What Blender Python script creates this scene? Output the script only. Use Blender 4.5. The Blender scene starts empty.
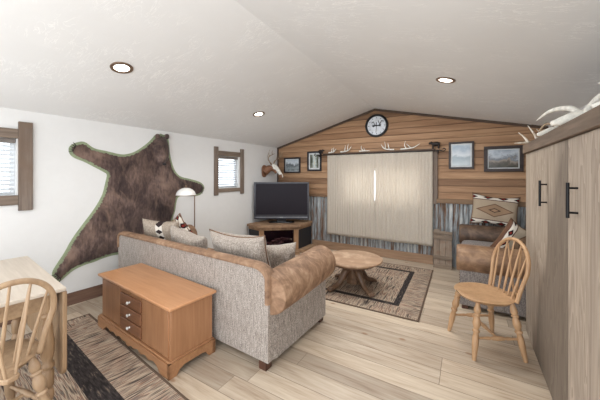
import bpy, bmesh, math, random
from mathutils import Vector, Matrix, Euler, noise
random.seed(7)
R = math.radians
PI = math.pi
SC = bpy.context.scene
COL = SC.collection

# ------------------------------------------------------------ camera, world, lights, exposure
YAW = 30.93
cam_data = bpy.data.cameras.new('camera')
cam = bpy.data.objects.new('camera', cam_data); COL.objects.link(cam)
cam.location = (0, 0, 1.45)
cam.rotation_euler = (R(90), 0, R(YAW))
cam_data.sensor_width = 36.0
cam_data.lens = 36.0 * 278.7 / 600.0
cam_data.shift_y = -(200 - 175) / 600.0
cam_data.clip_start = 0.02
SC.camera = cam

world = bpy.data.worlds.new('world'); SC.world = world
world.use_nodes = True
wn = world.node_tree
bg = wn.nodes['Background']
bg.inputs[0].default_value = (0.86, 0.93, 1.0, 1)
bg.inputs[1].default_value = 2.2

SC.view_settings.view_transform = 'Standard'
SC.view_settings.look = 'None'
SC.view_settings.gamma = 1.0
SC.view_settings.use_curve_mapping = False
SC.view_settings.exposure = 0.47

def area(name, loc, rot, sx, sy, power, color=(1, 1, 1)):
    d = bpy.data.lights.new(name, 'AREA'); d.shape = 'RECTANGLE'; d.size = sx; d.size_y = sy
    d.energy = power; d.color = color
    o = bpy.data.objects.new(name, d); COL.objects.link(o)
    o.location = loc; o.rotation_euler = [R(a) for a in rot]
    return o
area('rear_fill_light', (-1.3, -1.7, 1.1), (98, 0, 0), 4.2, 1.8, 34, (0.93, 0.965, 1.0))  # added area light behind the camera, standing in for window daylight
area('side_fill_light', (0.86, -0.35, 1.15), (90, 0, 101), 1.9, 1.5, 34, (0.95, 0.975, 1.0))  # invented window light, added to brighten the left ceiling slope
area('ceiling_fill_near', (-1.5, 0.2, 2.35), (0, 0, 0), 2.4, 1.2, 9, (0.96, 0.98, 1.0))  # soft fill added under the ceiling for brightness, no fixture there
area('ceiling_fill_far', (-1.3, 3.3, 2.42), (0, 0, 0), 1.6, 1.6, 30, (0.96, 0.98, 1.0))  # second added fill, brightens the far half of the room without a fixture

# ------------------------------------------------------------ node helpers
def lin(c):
    return tuple(((v / 255.0) / 12.92 if v / 255.0 <= 0.04045 else ((v / 255.0 + 0.055) / 1.055) ** 2.4) for v in c) + (1.0,)

class G:
    """tiny node-graph helper"""
    def __init__(s, name, rough=0.6, spec=0.35, metal=0.0):
        s.m = bpy.data.materials.new(name); s.m.use_nodes = True
        s.t = s.m.node_tree; s.b = s.t.nodes['Principled BSDF']
        s.b.inputs['Roughness'].default_value = rough
        s.b.inputs['Metallic'].default_value = metal
        s.b.inputs['Specular IOR Level'].default_value = spec
        s._tc = None
    def n(s, k): return s.t.nodes.new(k)
    def link(s, a, b): s.t.links.new(a, b)
    def put(s, sock, v):
        if isinstance(v, bpy.types.NodeSocket): s.link(v, sock)
        elif v is not None: sock.default_value = v
    def co(s):
        if not s._tc: s._tc = s.n('ShaderNodeTexCoord')
        return s._tc.outputs['Object']
    def xyz(s, v=None):
        q = s.n('ShaderNodeSeparateXYZ'); s.link(v or s.co(), q.inputs[0]); return q.outputs
    def comb(s, x, y, z):
        q = s.n('ShaderNodeCombineXYZ')
        for i, v in enumerate((x, y, z)): s.put(q.inputs[i], v)
        return q.outputs[0]
    def M(s, op, a, b=None, c=None):
        q = s.n('ShaderNodeMath'); q.operation = op
        s.put(q.inputs[0], a)
        if b is not None: s.put(q.inputs[1], b)
        if c is not None: s.put(q.inputs[2], c)
        return q.outputs[0]
    def mapg(s, scale=(1, 1, 1), loc=(0, 0, 0), rot=(0, 0, 0), v=None):
        q = s.n('ShaderNodeMapping'); s.link(v or s.co(), q.inputs[0])
        q.inputs['Scale'].default_value = scale; q.inputs['Location'].default_value = loc
        q.inputs['Rotation'].default_value = rot
        return q.outputs[0]
    def noise(s, v, scale=1, detail=3, rough=0.55, dist=0.0):
        q = s.n('ShaderNodeTexNoise'); s.link(v, q.inputs['Vector'])
        q.inputs['Scale'].default_value = scale; q.inputs['Detail'].default_value = detail
        q.inputs['Roughness'].default_value = rough; q.inputs['Distortion'].default_value = dist
        return q.outputs['Fac']
    def white(s, v):
        q = s.n('ShaderNodeTexWhiteNoise'); q.noise_dimensions = '3D'; s.link(v, q.inputs['Vector'])
        return q.outputs['Value']
    def ramp(s, f, stops, interp='LINEAR'):
        q = s.n('ShaderNodeValToRGB'); s.link(f, q.inputs[0]); r = q.color_ramp; r.interpolation = interp
        while len(r.elements) < len(stops): r.elements.new(0.5)
        for e, (p, c) in zip(r.elements, stops):
            e.position = p; e.color = lin(c)
        return q.outputs[0]
    def mix(s, f, a, b, mode='MIX'):
        q = s.n('ShaderNodeMix'); q.data_type = 'RGBA'; q.blend_type = mode
        s.put(q.inputs[0], f)
        s.put(q.inputs[6], lin(a) if isinstance(a, tuple) and len(a) == 3 else a)
        s.put(q.inputs[7], lin(b) if isinstance(b, tuple) and len(b) == 3 else b)
        return q.outputs[2]
    def step(s, v, lo, hi):
        q = s.n('ShaderNodeMapRange'); s.put(q.inputs[0], v)
        q.inputs[1].default_value = lo; q.inputs[2].default_value = hi
        return q.outputs[0]
    def color(s, c): s.put(s.b.inputs['Base Color'], lin(c) if isinstance(c, tuple) and len(c) == 3 else c); return s
    def bump(s, h, dist=0.002, strength=0.6):
        q = s.n('ShaderNodeBump'); s.link(h, q.inputs['Height'])
        q.inputs['Distance'].default_value = dist; q.inputs['Strength'].default_value = strength
        s.link(q.outputs[0], s.b.inputs['Normal']); return s

def plain(name, c, rough=0.6, metal=0.0, spec=0.35, var=0.06, sc=14):
    g = G(name, rough, spec, metal)
    f = g.noise(g.co(), sc, 3)
    lo = tuple(max(0, v * (1 - var)) for v in c); hi = tuple(min(255, v * (1 + var)) for v in c)
    g.color(g.ramp(f, [(0.3, lo), (0.7, hi)])); return g.m

def wood(name, dark, light, axis='X', rough=0.5, fine=55, spec=0.35, contrast=0.18, stain=None, off=0.0, bump=0.0008, stainscale=2.5):
    g = G(name, rough, spec)
    a = {'X': (0.06, 1, 1), 'Y': (1, 0.06, 1), 'Z': (1, 1, 0.06)}[axis]
    v1 = g.mapg(tuple(q * fine for q in a), (off, off, off))
    v2 = g.mapg(tuple((0.12 if q < 1 else 1) * 9 for q in a), (off + 3, off, off))
    f1 = g.noise(v1, 1, 4, 0.6)
    f2 = g.noise(v2, 1, 3, 0.5, 1.2)
    f = g.M('ADD', g.M('MULTIPLY', f1, 0.5), g.M('MULTIPLY', f2, 0.5))
    col = g.ramp(f, [(0.5 - contrast, dark), (0.5 + contrast, light)])
    if stain:
        fs = g.noise(g.mapg((stainscale, stainscale, stainscale), (off, 1, 2)), 1, 4, 0.6)
        col = g.mix(g.step(fs, 0.48, 0.7), col, stain)
    g.color(col); g.bump(f1, bump, 0.5)
    return g.m

# ------------------------------------------------------------ mesh helpers
def nb(): return bmesh.new()

def obj(name, bm, m, parent=None, smooth=35, bevel=0.0, seg=2, loc=None, sub=0):
    me = bpy.data.meshes.new(name)
    bmesh.ops.recalc_face_normals(bm, faces=bm.faces)
    bm.to_mesh(me); bm.free()
    if smooth:
        me.polygons.foreach_set('use_smooth', [True] * len(me.polygons))
        if smooth < 180: me.set_sharp_from_angle(angle=R(smooth))
    if m:
        for k in (m if isinstance(m, (list, tuple)) else [m]): me.materials.append(k)
    o = bpy.data.objects.new(name, me); COL.objects.link(o)
    if parent is not None: o.parent = parent
    if loc is not None: o.location = loc
    if bevel:
        b = o.modifiers.new('bevel', 'BEVEL'); b.width = bevel; b.segments = seg; b.limit_method = 'ANGLE'; b.angle_limit = R(40)
        b.harden_normals = False
    if sub:
        q = o.modifiers.new('sub', 'SUBSURF'); q.levels = sub; q.render_levels = sub
    return o

def thing(name, label, cat, loc=(0, 0, 0), rotz=0.0, group=None):
    o = bpy.data.objects.new(name, None); COL.objects.link(o)
    o.empty_display_size = 0.05
    o.location = loc; o.rotation_euler = (0, 0, rotz)
    o['label'] = label; o['category'] = cat
    if group: o['group'] = group
    return o

def tag(o, label, cat, group=None, kind=None):
    o['label'] = label; o['category'] = cat
    if group: o['group'] = group
    if kind: o['kind'] = kind
    return o

def struct(o, label=None):
    o['kind'] = 'structure'
    if label: o['label'] = label
    return o

def box(bm, x0, x1, y0, y1, z0, z1, mi=0, mat=None):
    vs = [bm.verts.new(Vector((x, y, z))) for z in (z0, z1) for y in (y0, y1) for x in (x0, x1)]
    if mat is not None:
        for v in vs: v.co = mat @ v.co
    for f in ((0, 1, 3, 2), (4, 6, 7, 5), (0, 4, 5, 1), (2, 3, 7, 6), (0, 2, 6, 4), (1, 5, 7, 3)):
        fc = bm.faces.new([vs[i] for i in f]); fc.material_index = mi
    return vs

def prism(bm, pts, a0, a1, axis='Z', mi=0, mat=None):
    """extrude a 2-D outline. axis Z: pts=(x,y); X: pts=(y,z); Y: pts=(x,z)"""
    def P(p, a):
        v = {'Z': Vector((p[0], p[1], a)), 'X': Vector((a, p[0], p[1])), 'Y': Vector((p[0], a, p[1]))}[axis]
        return mat @ v if mat is not None else v
    A = [bm.verts.new(P(p, a0)) for p in pts]; B = [bm.verts.new(P(p, a1)) for p in pts]
    n = len(pts)
    fs = [bm.faces.new(A), bm.faces.new(list(reversed(B)))]
    for i in range(n): fs.append(bm.faces.new((A[i], A[(i + 1) % n], B[(i + 1) % n], B[i])))
    for f in fs: f.material_index = mi
    return fs

def frame_of(d):
    d = d.normalized(); up = Vector((0, 0, 1)) if abs(d.z) < 0.95 else Vector((0, 1, 0))
    a = d.cross(up).normalized(); return a, a.cross(d).normalized()

def smooth_pts(pts, rad, n=6):
    P = [Vector(p) for p in pts]; out = []; ro = []
    if len(P) < 3:
        return P, list(rad)
    for i in range(len(P) - 1):
        p0 = P[max(i - 1, 0)]; p1 = P[i]; p2 = P[i + 1]; p3 = P[min(i + 2, len(P) - 1)]
        for k in range(n):
            t = k / n
            out.append(0.5 * ((2 * p1) + (p2 - p0) * t + (2 * p0 - 5 * p1 + 4 * p2 - p3) * t * t + (-p0 + 3 * p1 - 3 * p2 + p3) * t ** 3))
            ro.append(rad[i] * (1 - t) + rad[i + 1] * t)
    out.append(P[-1]); ro.append(rad[-1]); return out, ro

def tube(bm, pts, rad, sides=10, n=6, mi=0, flat=1.0, smooth=True):
    if not isinstance(rad, (list, tuple)): rad = [rad] * len(pts)
    P, r = smooth_pts(pts, rad, n) if smooth else ([Vector(p) for p in pts], list(rad))
    a, b = frame_of(P[1] - P[0]); rings = []
    for i, p in enumerate(P):
        d = (P[min(i + 1, len(P) - 1)] - P[max(i - 1, 0)]).normalized()
        a = (a - d * a.dot(d)).normalized(); b = d.cross(a).normalized()
        rings.append([bm.verts.new(p + (a * math.cos(2 * PI * k / sides) + b * math.sin(2 * PI * k / sides) * flat) * r[i]) for k in range(sides)])
    for i in range(len(rings) - 1):
        for k in range(sides):
            f = bm.faces.new((rings[i][k], rings[i][(k + 1) % sides], rings[i + 1][(k + 1) % sides], rings[i + 1][k])); f.material_index = mi
    for rg in (rings[0], rings[-1]):
        f = bm.faces.new(rg); f.material_index = mi

def turned(bm, p0, p1, prof, sides=16, mi=0):
    """lathe along p0->p1 with prof = [(t, r)...]"""
    p0 = Vector(p0); p1 = Vector(p1)
    pts = [p0.lerp(p1, t) for t, _ in prof]; a, b = frame_of(p1 - p0); rings = []
    for p, (_, r) in zip(pts, prof):
        rings.append([bm.verts.new(p + (a * math.cos(2 * PI * k / sides) + b * math.sin(2 * PI * k / sides)) * max(r, 1e-4)) for k in range(sides)])
    for i in range(len(rings) - 1):
        for k in range(sides):
            f = bm.faces.new((rings[i][k], rings[i][(k + 1) % sides], rings[i + 1][(k + 1) % sides], rings[i + 1][k])); f.material_index = mi
    bm.faces.new(rings[0]); bm.faces.new(rings[-1])

def ring(bm, c, nrm, r0, r1, th, seg=48, mi=0):
    """annulus of rectangular section centred at c, normal nrm"""
    nrm = Vector(nrm).normalized(); a, b = frame_of(nrm); c = Vector(c); V = []
    for k in range(seg):
        d = a * math.cos(2 * PI * k / seg) + b * math.sin(2 * PI * k / seg)
        V.append([bm.verts.new(c + d * r0), bm.verts.new(c + d * r1), bm.verts.new(c + d * r1 + nrm * th), bm.verts.new(c + d * r0 + nrm * th)])
    for k in range(seg):
        A = V[k]; B = V[(k + 1) % seg]
        for i in range(4):
            f = bm.faces.new((A[i], A[(i + 1) % 4], B[(i + 1) % 4], B[i])); f.material_index = mi

def disc(bm, c, nrm, r, th, seg=48, mi=0):
    nrm = Vector(nrm).normalized(); a, b = frame_of(nrm); c = Vector(c)
    A = []; B = []
    for k in range(seg):
        d = (a * math.cos(2 * PI * k / seg) + b * math.sin(2 * PI * k / seg)) * r
        A.append(bm.verts.new(c + d)); B.append(bm.verts.new(c + d + nrm * th))
    fs = [bm.faces.new(A), bm.faces.new(list(reversed(B)))]
    for k in range(seg): fs.append(bm.faces.new((A[k], A[(k + 1) % seg], B[(k + 1) % seg], B[k])))
    for f in fs: f.material_index = mi

def superbox(bm, cx, cy, cz, sx, sy, sz, e=0.35, nu=40, nv=20, mat=None, fn=None):
    """superellipsoid box: a soft cushion shape"""
    def sp(v, p): return math.copysign(abs(v) ** p, v)
    rows = []
    for j in range(nv + 1):
        ph = -PI / 2 + PI * j / nv; row = []
        for i in range(nu):
            th = 2 * PI * i / nu
            x = sp(math.cos(ph), e) * sp(math.cos(th), e); y = sp(math.cos(ph), e) * sp(math.sin(th), e); z = sp(math.sin(ph), e)
            p = Vector((cx + x * sx / 2, cy + y * sy / 2, cz + z * sz / 2))
            if fn: p = fn(p)
            if mat is not None: p = mat @ p
            row.append(bm.verts.new(p))
        rows.append(row)
    for j in range(nv):
        for i in range(nu):
            try: bm.faces.new((rows[j][i], rows[j][(i + 1) % nu], rows[j + 1][(i + 1) % nu], rows[j + 1][i]))
            except ValueError: pass
    bmesh.ops.remove_doubles(bm, verts=bm.verts, dist=1e-5)

# ------------------------------------------------------------ materials
def m_floor():
    g = G('whitewashed_pine_boards', 0.42, 0.4)
    x, y, z = g.xyz()
    w = 0.165
    row = g.M('FLOOR', g.M('DIVIDE', y, w))
    off = g.white(g.comb(row, 3.0, 1.0))
    xs = g.M('ADD', x, g.M('MULTIPLY', off, 2.3))
    seg = g.M('FLOOR', g.M('DIVIDE', xs, 2.3))
    idv = g.white(g.comb(row, seg, 7.0))
    v = g.comb(g.M('MULTIPLY', x, 1.0), g.M('MULTIPLY', y, 1.0), g.M('MULTIPLY', idv, 9.0))
    fine = g.noise(g.mapg((4, 80, 1), v=v), 1, 5, 0.6)
    broad = g.noise(g.mapg((1.3, 9, 1), v=v), 1, 3, 0.5, 1.5)
    f = g.M('ADD', g.M('MULTIPLY', fine, 0.45), g.M('MULTIPLY', broad, 0.55))
    c = g.ramp(f, [(0.30, (160, 139, 118)), (0.43, (191, 174, 155)), (0.57, (207, 193, 175)), (0.72, (220, 208, 192))])
    tint = g.ramp(idv, [(0.0, (212, 208, 204)), (0.5, (240, 237, 233)), (1.0, (255, 252, 246))])
    c = g.mix(1.0, c, tint, 'MULTIPLY')
    # knots
    vk = g.n('ShaderNodeTexVoronoi'); vk.feature = 'F1'; vk.voronoi_dimensions = '2D'; g.link(g.mapg((1.1, 2.0, 1)), vk.inputs['Vector']); vk.inputs['Scale'].default_value = 1.0
    rare = g.M('GREATER_THAN', g.white(g.comb(g.M('FLOOR', vk.outputs['Color']), row, seg)), 0.0)
    kn = g.M('SUBTRACT', 1.0, g.step(vk.outputs['Distance'], 0.018, 0.04))
    kn = g.M('MULTIPLY', kn, 0.75)
    c = g.mix(kn, c, (146, 108, 78))
    fy = g.M('FRACT', g.M('DIVIDE', y, w)); fx = g.M('FRACT', g.M('DIVIDE', xs, 2.3))
    gap = g.M('MAXIMUM', g.M('LESS_THAN', fy, 0.028), g.M('LESS_THAN', fx, 0.0018))
    c = g.mix(g.M('MULTIPLY', gap, 0.75), c, (104, 88, 74))
    g.color(c)
    g.bump(g.M('SUBTRACT', g.M('MULTIPLY', fine, 0.3), gap), 0.0015, 0.5)
    return g.m

def m_plaster(name, c, amp=0.0012, sc=5, streak=True):
    g = G(name, 0.62, 0.35)
    f = g.noise(g.co(), sc, 5, 0.6, 0.6)
    bl = g.noise(g.co(), sc * 4, 4, 0.6)
    lo = tuple(v * 0.99 for v in c)
    col = g.ramp(f, [(0.35, lo), (0.65, c)])
    if streak:
        wv = g.noise(g.mapg((1.6, 6.0, 2.2), rot=(0, 0, R(12))), 2.2, 5, 0.62, 1.2)
        ridge = g.M('SUBTRACT', 1.0, g.step(g.M('ABSOLUTE', g.M('SUBTRACT', wv, 0.5)), 0.0, 0.016))
        brk = g.step(g.noise(g.mapg((1, 1, 1), (0.7, 0, 0)), 2.3, 2), 0.46, 0.58)
        ridge = g.M('MULTIPLY', ridge, brk)
        h = g.M('ADD', g.M('MULTIPLY', ridge, 1.0), g.M('MULTIPLY', bl, 0.35))
        g.bump(h, amp * 1.5, 0.4)
        col = g.mix(g.M('MULTIPLY', ridge, 0.8), col, (252, 252, 250))
    else:
        g.bump(g.M('ADD', f, g.M('MULTIPLY', bl, 0.4)), amp, 0.5)
    g.color(col)
    return g.m

def m_siding():
    g = G('cedar_lap_siding', 0.6, 0.3)
    x, y, z = g.xyz()
    row = g.M('FLOOR', g.M('DIVIDE', g.M('SUBTRACT', z, 1.06), 0.108))
    idv = g.white(g.comb(row, 5.0, 2.0))
    v = g.comb(x, z, g.M('MULTIPLY', idv, 13.0))
    fine = g.noise(g.mapg((3.5, 85, 1), v=v), 1, 5, 0.6)
    broad = g.noise(g.mapg((0.9, 12, 1), v=v), 1, 3, 0.5, 0.8)
    f = g.M('ADD', g.M('MULTIPLY', fine, 0.4), g.M('MULTIPLY', broad, 0.6))
    c = g.ramp(f, [(0.3, (132, 101, 76)), (0.5, (168, 134, 105)), (0.7, (192, 160, 130))])
    tint = g.ramp(idv, [(0.0, (206, 198, 192)), (0.35, (240, 234, 228)), (0.7, (255, 250, 242)), (1.0, (224, 210, 198))])
    g.color(g.mix(1.0, c, tint, 'MULTIPLY')); g.bump(fine, 0.001, 0.5)
    return g.m

def m_corrugated():
    g = G('rusty_corrugated_metal', 0.55, 0.4, 0.25)
    v = g.co()
    a = g.noise(g.mapg((22, 22, 1.1)), 1, 4, 0.6)
    b = g.noise(g.mapg((45, 45, 6)), 1, 4, 0.65)
    f = g.M('ADD', g.M('MULTIPLY', a, 0.62), g.M('MULTIPLY', b, 0.38))
    c = g.ramp(f, [(0.34, (62, 50, 44)), (0.42, (122, 92, 70)), (0.49, (134, 136, 136)), (0.56, (168, 174, 178)), (0.62, (206, 206, 200)), (0.7, (132, 112, 94))])
    g.color(c); g.bump(b, 0.001, 0.4)
    return g.m

def m_rug(name, hw, hh, b0, b1, streak_in='Y', seed=0, dark=(44, 40, 40)):
    """rag-stripe rug; hw,hh half sizes; band between inset b0 and b1"""
    g = G(name, 0.95, 0.1)
    x, y, z = g.xyz()
    ex = g.M('SUBTRACT', hw, g.M('ABSOLUTE', x)); ey = g.M('SUBTRACT', hh, g.M('ABSOLUTE', y))
    e = g.M('MINIMUM', ex, ey)
    nearx = g.M('LESS_THAN', ex, ey)
    hx = g.comb(g.M('MULTIPLY', x, 3.5), g.M('MULTIPLY', y, 55), seed)       # streaks along X
    hy = g.comb(g.M('MULTIPLY', x, 55), g.M('MULTIPLY', y, 3.5), seed + 4)   # streaks along Y
    nx = g.noise(hx, 1, 2, 0.5); ny = g.noise(hy, 1, 2, 0.5)
    bd = g.M('ADD', g.M('MULTIPLY', nx, nearx), g.M('MULTIPLY', ny, g.M('SUBTRACT', 1.0, nearx)))
    inner = g.M('GREATER_THAN', e, b1)
    fin = ny if streak_in == 'Y' else nx
    f = g.M('ADD', g.M('MULTIPLY', fin, inner), g.M('MULTIPLY', bd, g.M('SUBTRACT', 1.0, inner)))
    stops = [(0.28, (50, 44, 42)), (0.36, (86, 76, 70)), (0.43, (150, 134, 118)), (0.49, (186, 170, 150)), (0.535, (138, 106, 88)), (0.58, (108, 100, 94)), (0.63, (178, 158, 138)), (0.72, (70, 60, 56))]
    c = g.ramp(f, stops)
    big = g.noise(g.comb(g.M('MULTIPLY', x, 3), g.M('MULTIPLY', y, 7), seed + 2.0), 1, 2)
    c = g.mix(g.step(big, 0.5, 0.75), c, g.mix(0.22, c, (156, 108, 86)))
    band = g.M('MULTIPLY', g.M('GREATER_THAN', e, b0), g.M('LESS_THAN', e, b1))
    bn = g.M('ADD', g.M('MULTIPLY', g.noise(g.comb(g.M('MULTIPLY', x, 12), g.M('MULTIPLY', y, 70), 3.0), 1, 2), g.M('SUBTRACT', 1.0, nearx)),
             g.M('MULTIPLY', g.noise(g.comb(g.M('MULTIPLY', x, 70), g.M('MULTIPLY', y, 12), 3.0), 1, 2), nearx))
    bc = g.ramp(bn, [(0.4, dark), (0.6, (66, 60, 58)), (0.72, (112, 98, 86))])
    c = g.mix(band, c, bc)
    edge = g.M('LESS_THAN', e, 0.018)
    c = g.mix(edge, c, (98, 82, 70))
    g.color(c); g.bump(f, 0.004, 0.6)
    return g.m

def m_tweed(name, a, b, c3, sc=420):
    g = G(name, 0.95, 0.12)
    f = g.noise(g.mapg((1, 1, 0.55)), sc * 0.42, 3, 0.7)
    f2 = g.noise(g.mapg((90, 90, 14)), 1, 2, 0.6)
    h = g.M('ADD', g.M('MULTIPLY', f, 0.7), g.M('MULTIPLY', f2, 0.3))
    g.color(g.ramp(h, [(0.36, a), (0.5, b), (0.64, c3)])); g.bump(f, 0.002, 0.6)
    g.b.inputs['Sheen Weight'].default_value = 0.15
    return g.m

def m_suede(name, a, b, c3, rough=0.7, sc=7, spec=0.3):
    g = G(name, rough, spec)
    f = g.noise(g.co(), sc, 5, 0.6, 0.8); f2 = g.noise(g.mapg((sc * 3, sc * 12, sc * 3)), 1, 3, 0.6)
    h = g.M('ADD', g.M('MULTIPLY', f, 0.75), g.M('MULTIPLY', f2, 0.25))
    g.color(g.ramp(h, [(0.34, a), (0.5, b), (0.66, c3)])); g.bump(f2, 0.001, 0.4)
    return g.m

FLOOR = m_floor()
CEIL = m_plaster('ceiling_plaster', (230, 230, 229), 0.0010, 4)
WALLW = m_plaster('white_wall_paint', (220, 219, 217), 0.0008, 9, False)
SIDING = m_siding()
CORR = m_corrugated()
BOARD = wood('tan_skirting_board', (128, 100, 78), (168, 138, 112), 'X', 0.6)
BOARDL = wood('reddish_baseboard', (94, 70, 58), (126, 98, 82), 'Y', 0.6)
GREYWOOD = wood('weathered_grey_brown_wood', (88, 76, 68), (140, 125, 113), 'Z', 0.75, stain=(112, 94, 80))
GREYWOODX = wood('weathered_trim_wood', (84, 70, 58), (138, 116, 96), 'X', 0.75)
GREYWOODY = wood('weathered_trim_wood_y', (88, 76, 67), (140, 123, 108), 'Y', 0.75)
CAPW = wood('wainscot_cap_wood', (112, 88, 68), (152, 126, 100), 'X', 0.7)
DKTRIM = wood('dark_rake_trim', (62, 48, 40), (96, 78, 64), 'X', 0.7)
GLASS = G('window_glass', 0.02, 0.5); GLASS.b.inputs['Transmission Weight'].default_value = 1.0; GLASS.b.inputs['IOR'].default_value = 1.01; GLASS.color((255, 255, 255)); GLASS = GLASS.m
VINYL = plain('white_vinyl', (226, 228, 230), 0.5)
BLACKM = plain('black_metal', (34, 33, 34), 0.38, 0.6)
BLACKP = plain('black_gloss_plastic', (24, 24, 27), 0.18, 0.0, 0.6)
CHARC = plain('charcoal_panel', (44, 44, 47), 0.6)
BRONZE = plain('bronze_metal', (128, 106, 88), 0.4, 0.5)
BONE = plain('bleached_bone', (226, 222, 212), 0.6, var=0.08, sc=30)
ANTLER = G('antler'); _f = ANTLER.noise(ANTLER.co(), 22, 4); ANTLER.color(ANTLER.ramp(_f, [(0.38, (190, 168, 142)), (0.58, (228, 220, 206))])); ANTLER = ANTLER.m
ANTLERD = G('brown_antler'); _f = ANTLERD.noise(ANTLERD.co(), 18, 4); ANTLERD.color(ANTLERD.ramp(_f, [(0.38, (112, 90, 70)), (0.62, (178, 158, 132))])); ANTLERD = ANTLERD.m

# ------------------------------------------------------------ room shell
YB = 5.02                 # back wall plane
WL = 0.06                 # slant of the left wall: X = -3.88 + 0.06 Y
WROT = -math.atan(WL)     # left-wall frame: local y runs along the wall, local +x into the room
XR = 0.95                 # right wall
YN = -1.9                 # near end of the shell
WM = Matrix.Translation((-3.88, 0, 0)) @ Matrix.Rotation(WROT, 4, 'Z')
def wp(s, z, d=0.0): return WM @ Vector((d, s, z))
RX = -1.427
def eaveL(y): return 2.109 - 0.0128 * y
def ridge(y): return 2.644 + 0.0158 * (YB - y)
def eaveR(y): return 2.093 + 0.0035 * y
def ceil_z(x, y):
    xl = -3.88 + WL * y
    if x < RX: return eaveL(y) + (ridge(y) - eaveL(y)) * (x - xl) / (RX - xl)
    return ridge(y) + (eaveR(y) - ridge(y)) * (x - RX) / (XR - RX)

bm = nb(); box(bm, -4.2, 1.1, YN, 5.3, -0.08, 0)
struct(obj('floor', bm, FLOOR, smooth=0), 'whitewashed pine board floor with small knots')

def slope(name, xs):
    bm = nb(); top = []; bot = []
    ys = [YN + (YB + 0.12 - YN) * j / 14 for j in range(15)]
    for y in ys:
        r = []; r2 = []
        for t in range(9):
            xa = (-3.88 + WL * y - 0.12) if xs == 'L' else RX
            xb = RX if xs == 'L' else XR + 0.12
            x = xa + (xb - xa) * t / 8; z = ceil_z(x, y)
            r.append(bm.verts.new((x, y, z))); r2.append(bm.verts.new((x, y, z + 0.1)))
        bot.append(r); top.append(r2)
    for j in range(14):
        for t in range(8):
            bm.faces.new((bot[j][t], bot[j][t + 1], bot[j + 1][t + 1], bot[j + 1][t]))
            bm.faces.new((top[j][t], top[j + 1][t], top[j + 1][t + 1], top[j][t + 1]))
    for j in range(14):
        for t in (0, 8): bm.faces.new((bot[j][t], bot[j + 1][t], top[j + 1][t], top[j][t]))
    for t in range(8):
        for j in (0, 14): bm.faces.new((bot[j][t], top[j][t], top[j][t + 1], bot[j][t + 1]))
    return struct(obj('ceiling', bm, CEIL, smooth=20), 'textured off-white vaulted ceiling, ' + ('left' if xs == 'L' else 'right') + ' slope')
slope('ceiling', 'L'); slope('ceiling', 'R')

def holed(bm, us, vs, holes, w0, w1, put):
    """grid wall with holes; put(bm,u0,u1,v0,v1)"""
    for i in range(len(us) - 1):
        for j in range(len(vs) - 1):
            uc = (us[i] + us[i + 1]) / 2; vc = (vs[j] + vs[j + 1]) / 2
            if any(h[0] < uc < h[1] and h[2] < vc < h[3] for h in holes): continue
            put(bm, us[i], us[i + 1], vs[j], vs[j + 1])

# left wall with two small windows (s0,s1,z0,z1)
W1 = (0.27, 0.925, 1.25, 1.81); W2 = (3.41, 3.87, 1.22, 1.78)
bm = nb()
holed(bm, sorted([YN, W1[0], W1[1], W2[0], W2[1], 5.2]), [-0.05, 1.22, 1.25, 1.78, 1.81, 2.16], [W1, W2], 0, 0,
      lambda b, u0, u1, v0, v1: box(b, -0.12, 0, u0, u1, v0, v1, mat=WM))
bmesh.ops.remove_doubles(bm, verts=bm.verts, dist=1e-5)
struct(obj('wall_left', bm, WALLW, smooth=0), 'plain white painted wall')
bm = nb(); box(bm, XR, XR + 0.1, YN, 5.1, -0.05, 2.16)
struct(obj('wall_right', bm, WALLW, smooth=0), 'white painted wall behind the wall bed cabinet')

# back gable wall
WB = (-2.05, -0.62, 0.93, 1.58)
bm = nb()
holed(bm, [-3.75, WB[0], WB[1], XR + 0.05], [-0.05, WB[2], WB[3], 2.0], [WB], 0, 0, lambda b, u0, u1, v0, v1: box(b, u0, u1, YB + 0.02, YB + 0.16, v0, v1))
prism(bm, [(-3.75, 2.0), (XR + 0.05, 2.0), (XR + 0.05, 2.1), (RX, 2.66), (-3.75, 2.03)], YB + 0.02, YB + 0.16, 'Y')
wall_back = struct(obj('wall_back', bm, SIDING, smooth=0), 'gable wall of cedar lap boards above corrugated metal')
# lap boards
bm = nb(); PITCH = 0.108; z0 = 1.06
def topz(x): return min(2.05 + (2.650 - 2.05) * (x + 3.58) / (RX + 3.58), 2.650 + (2.108 - 2.650) * (x - RX) / (XR - RX))
k = 0
while z0 + k * PITCH < 2.64:
    za = z0 + k * PITCH; zb = za + PITCH
    if za < 2.04: xa, xb = -3.575, XR
    else: xa = -3.58 + (za - 2.05) * (RX + 3.58) / 0.60 + 0.0; xb = RX + (2.650 - za) * (XR - RX) / (2.650 - 2.108)
    segs = [(xa, xb)]
    if za < WB[3] and zb > WB[2]: segs = [(xa, WB[0]), (WB[1], xb)]
    for (a, b) in segs:
        if b - a < 0.05: continue
        if za < 2.04 and zb < 2.04: prof = None
        zg = za + 0.010
        vs = [bm.verts.new(p) for p in ((a, YB + 0.02, zg), (b, YB + 0.02, zg), (b, YB - 0.012, zg), (a, YB - 0.012, zg),
                                        (a, YB + 0.02, zb), (b, YB + 0.02, zb), (b, YB - 0.004, zb), (a, YB - 0.004, zb))]
        for v in vs[4:]:
            if zb > 2.04:
                if v.co.x < RX: v.co.x = max(v.co.x, -3.58 + (zb - 2.05) * (RX + 3.58) / 0.60)
                else: v.co.x = min(v.co.x, RX + (2.650 - zb) * (XR - RX) / (2.650 - 2.108))
        for f in ((0, 1, 2, 3), (4, 7, 6, 5), (3, 2, 6, 7), (0, 4, 5, 1), (0, 3, 7, 4), (1, 5, 6, 2)):
            bm.faces.new([vs[i] for i in f])
    k += 1
obj('lap_siding', bm, SIDING, wall_back, smooth=0)
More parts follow.
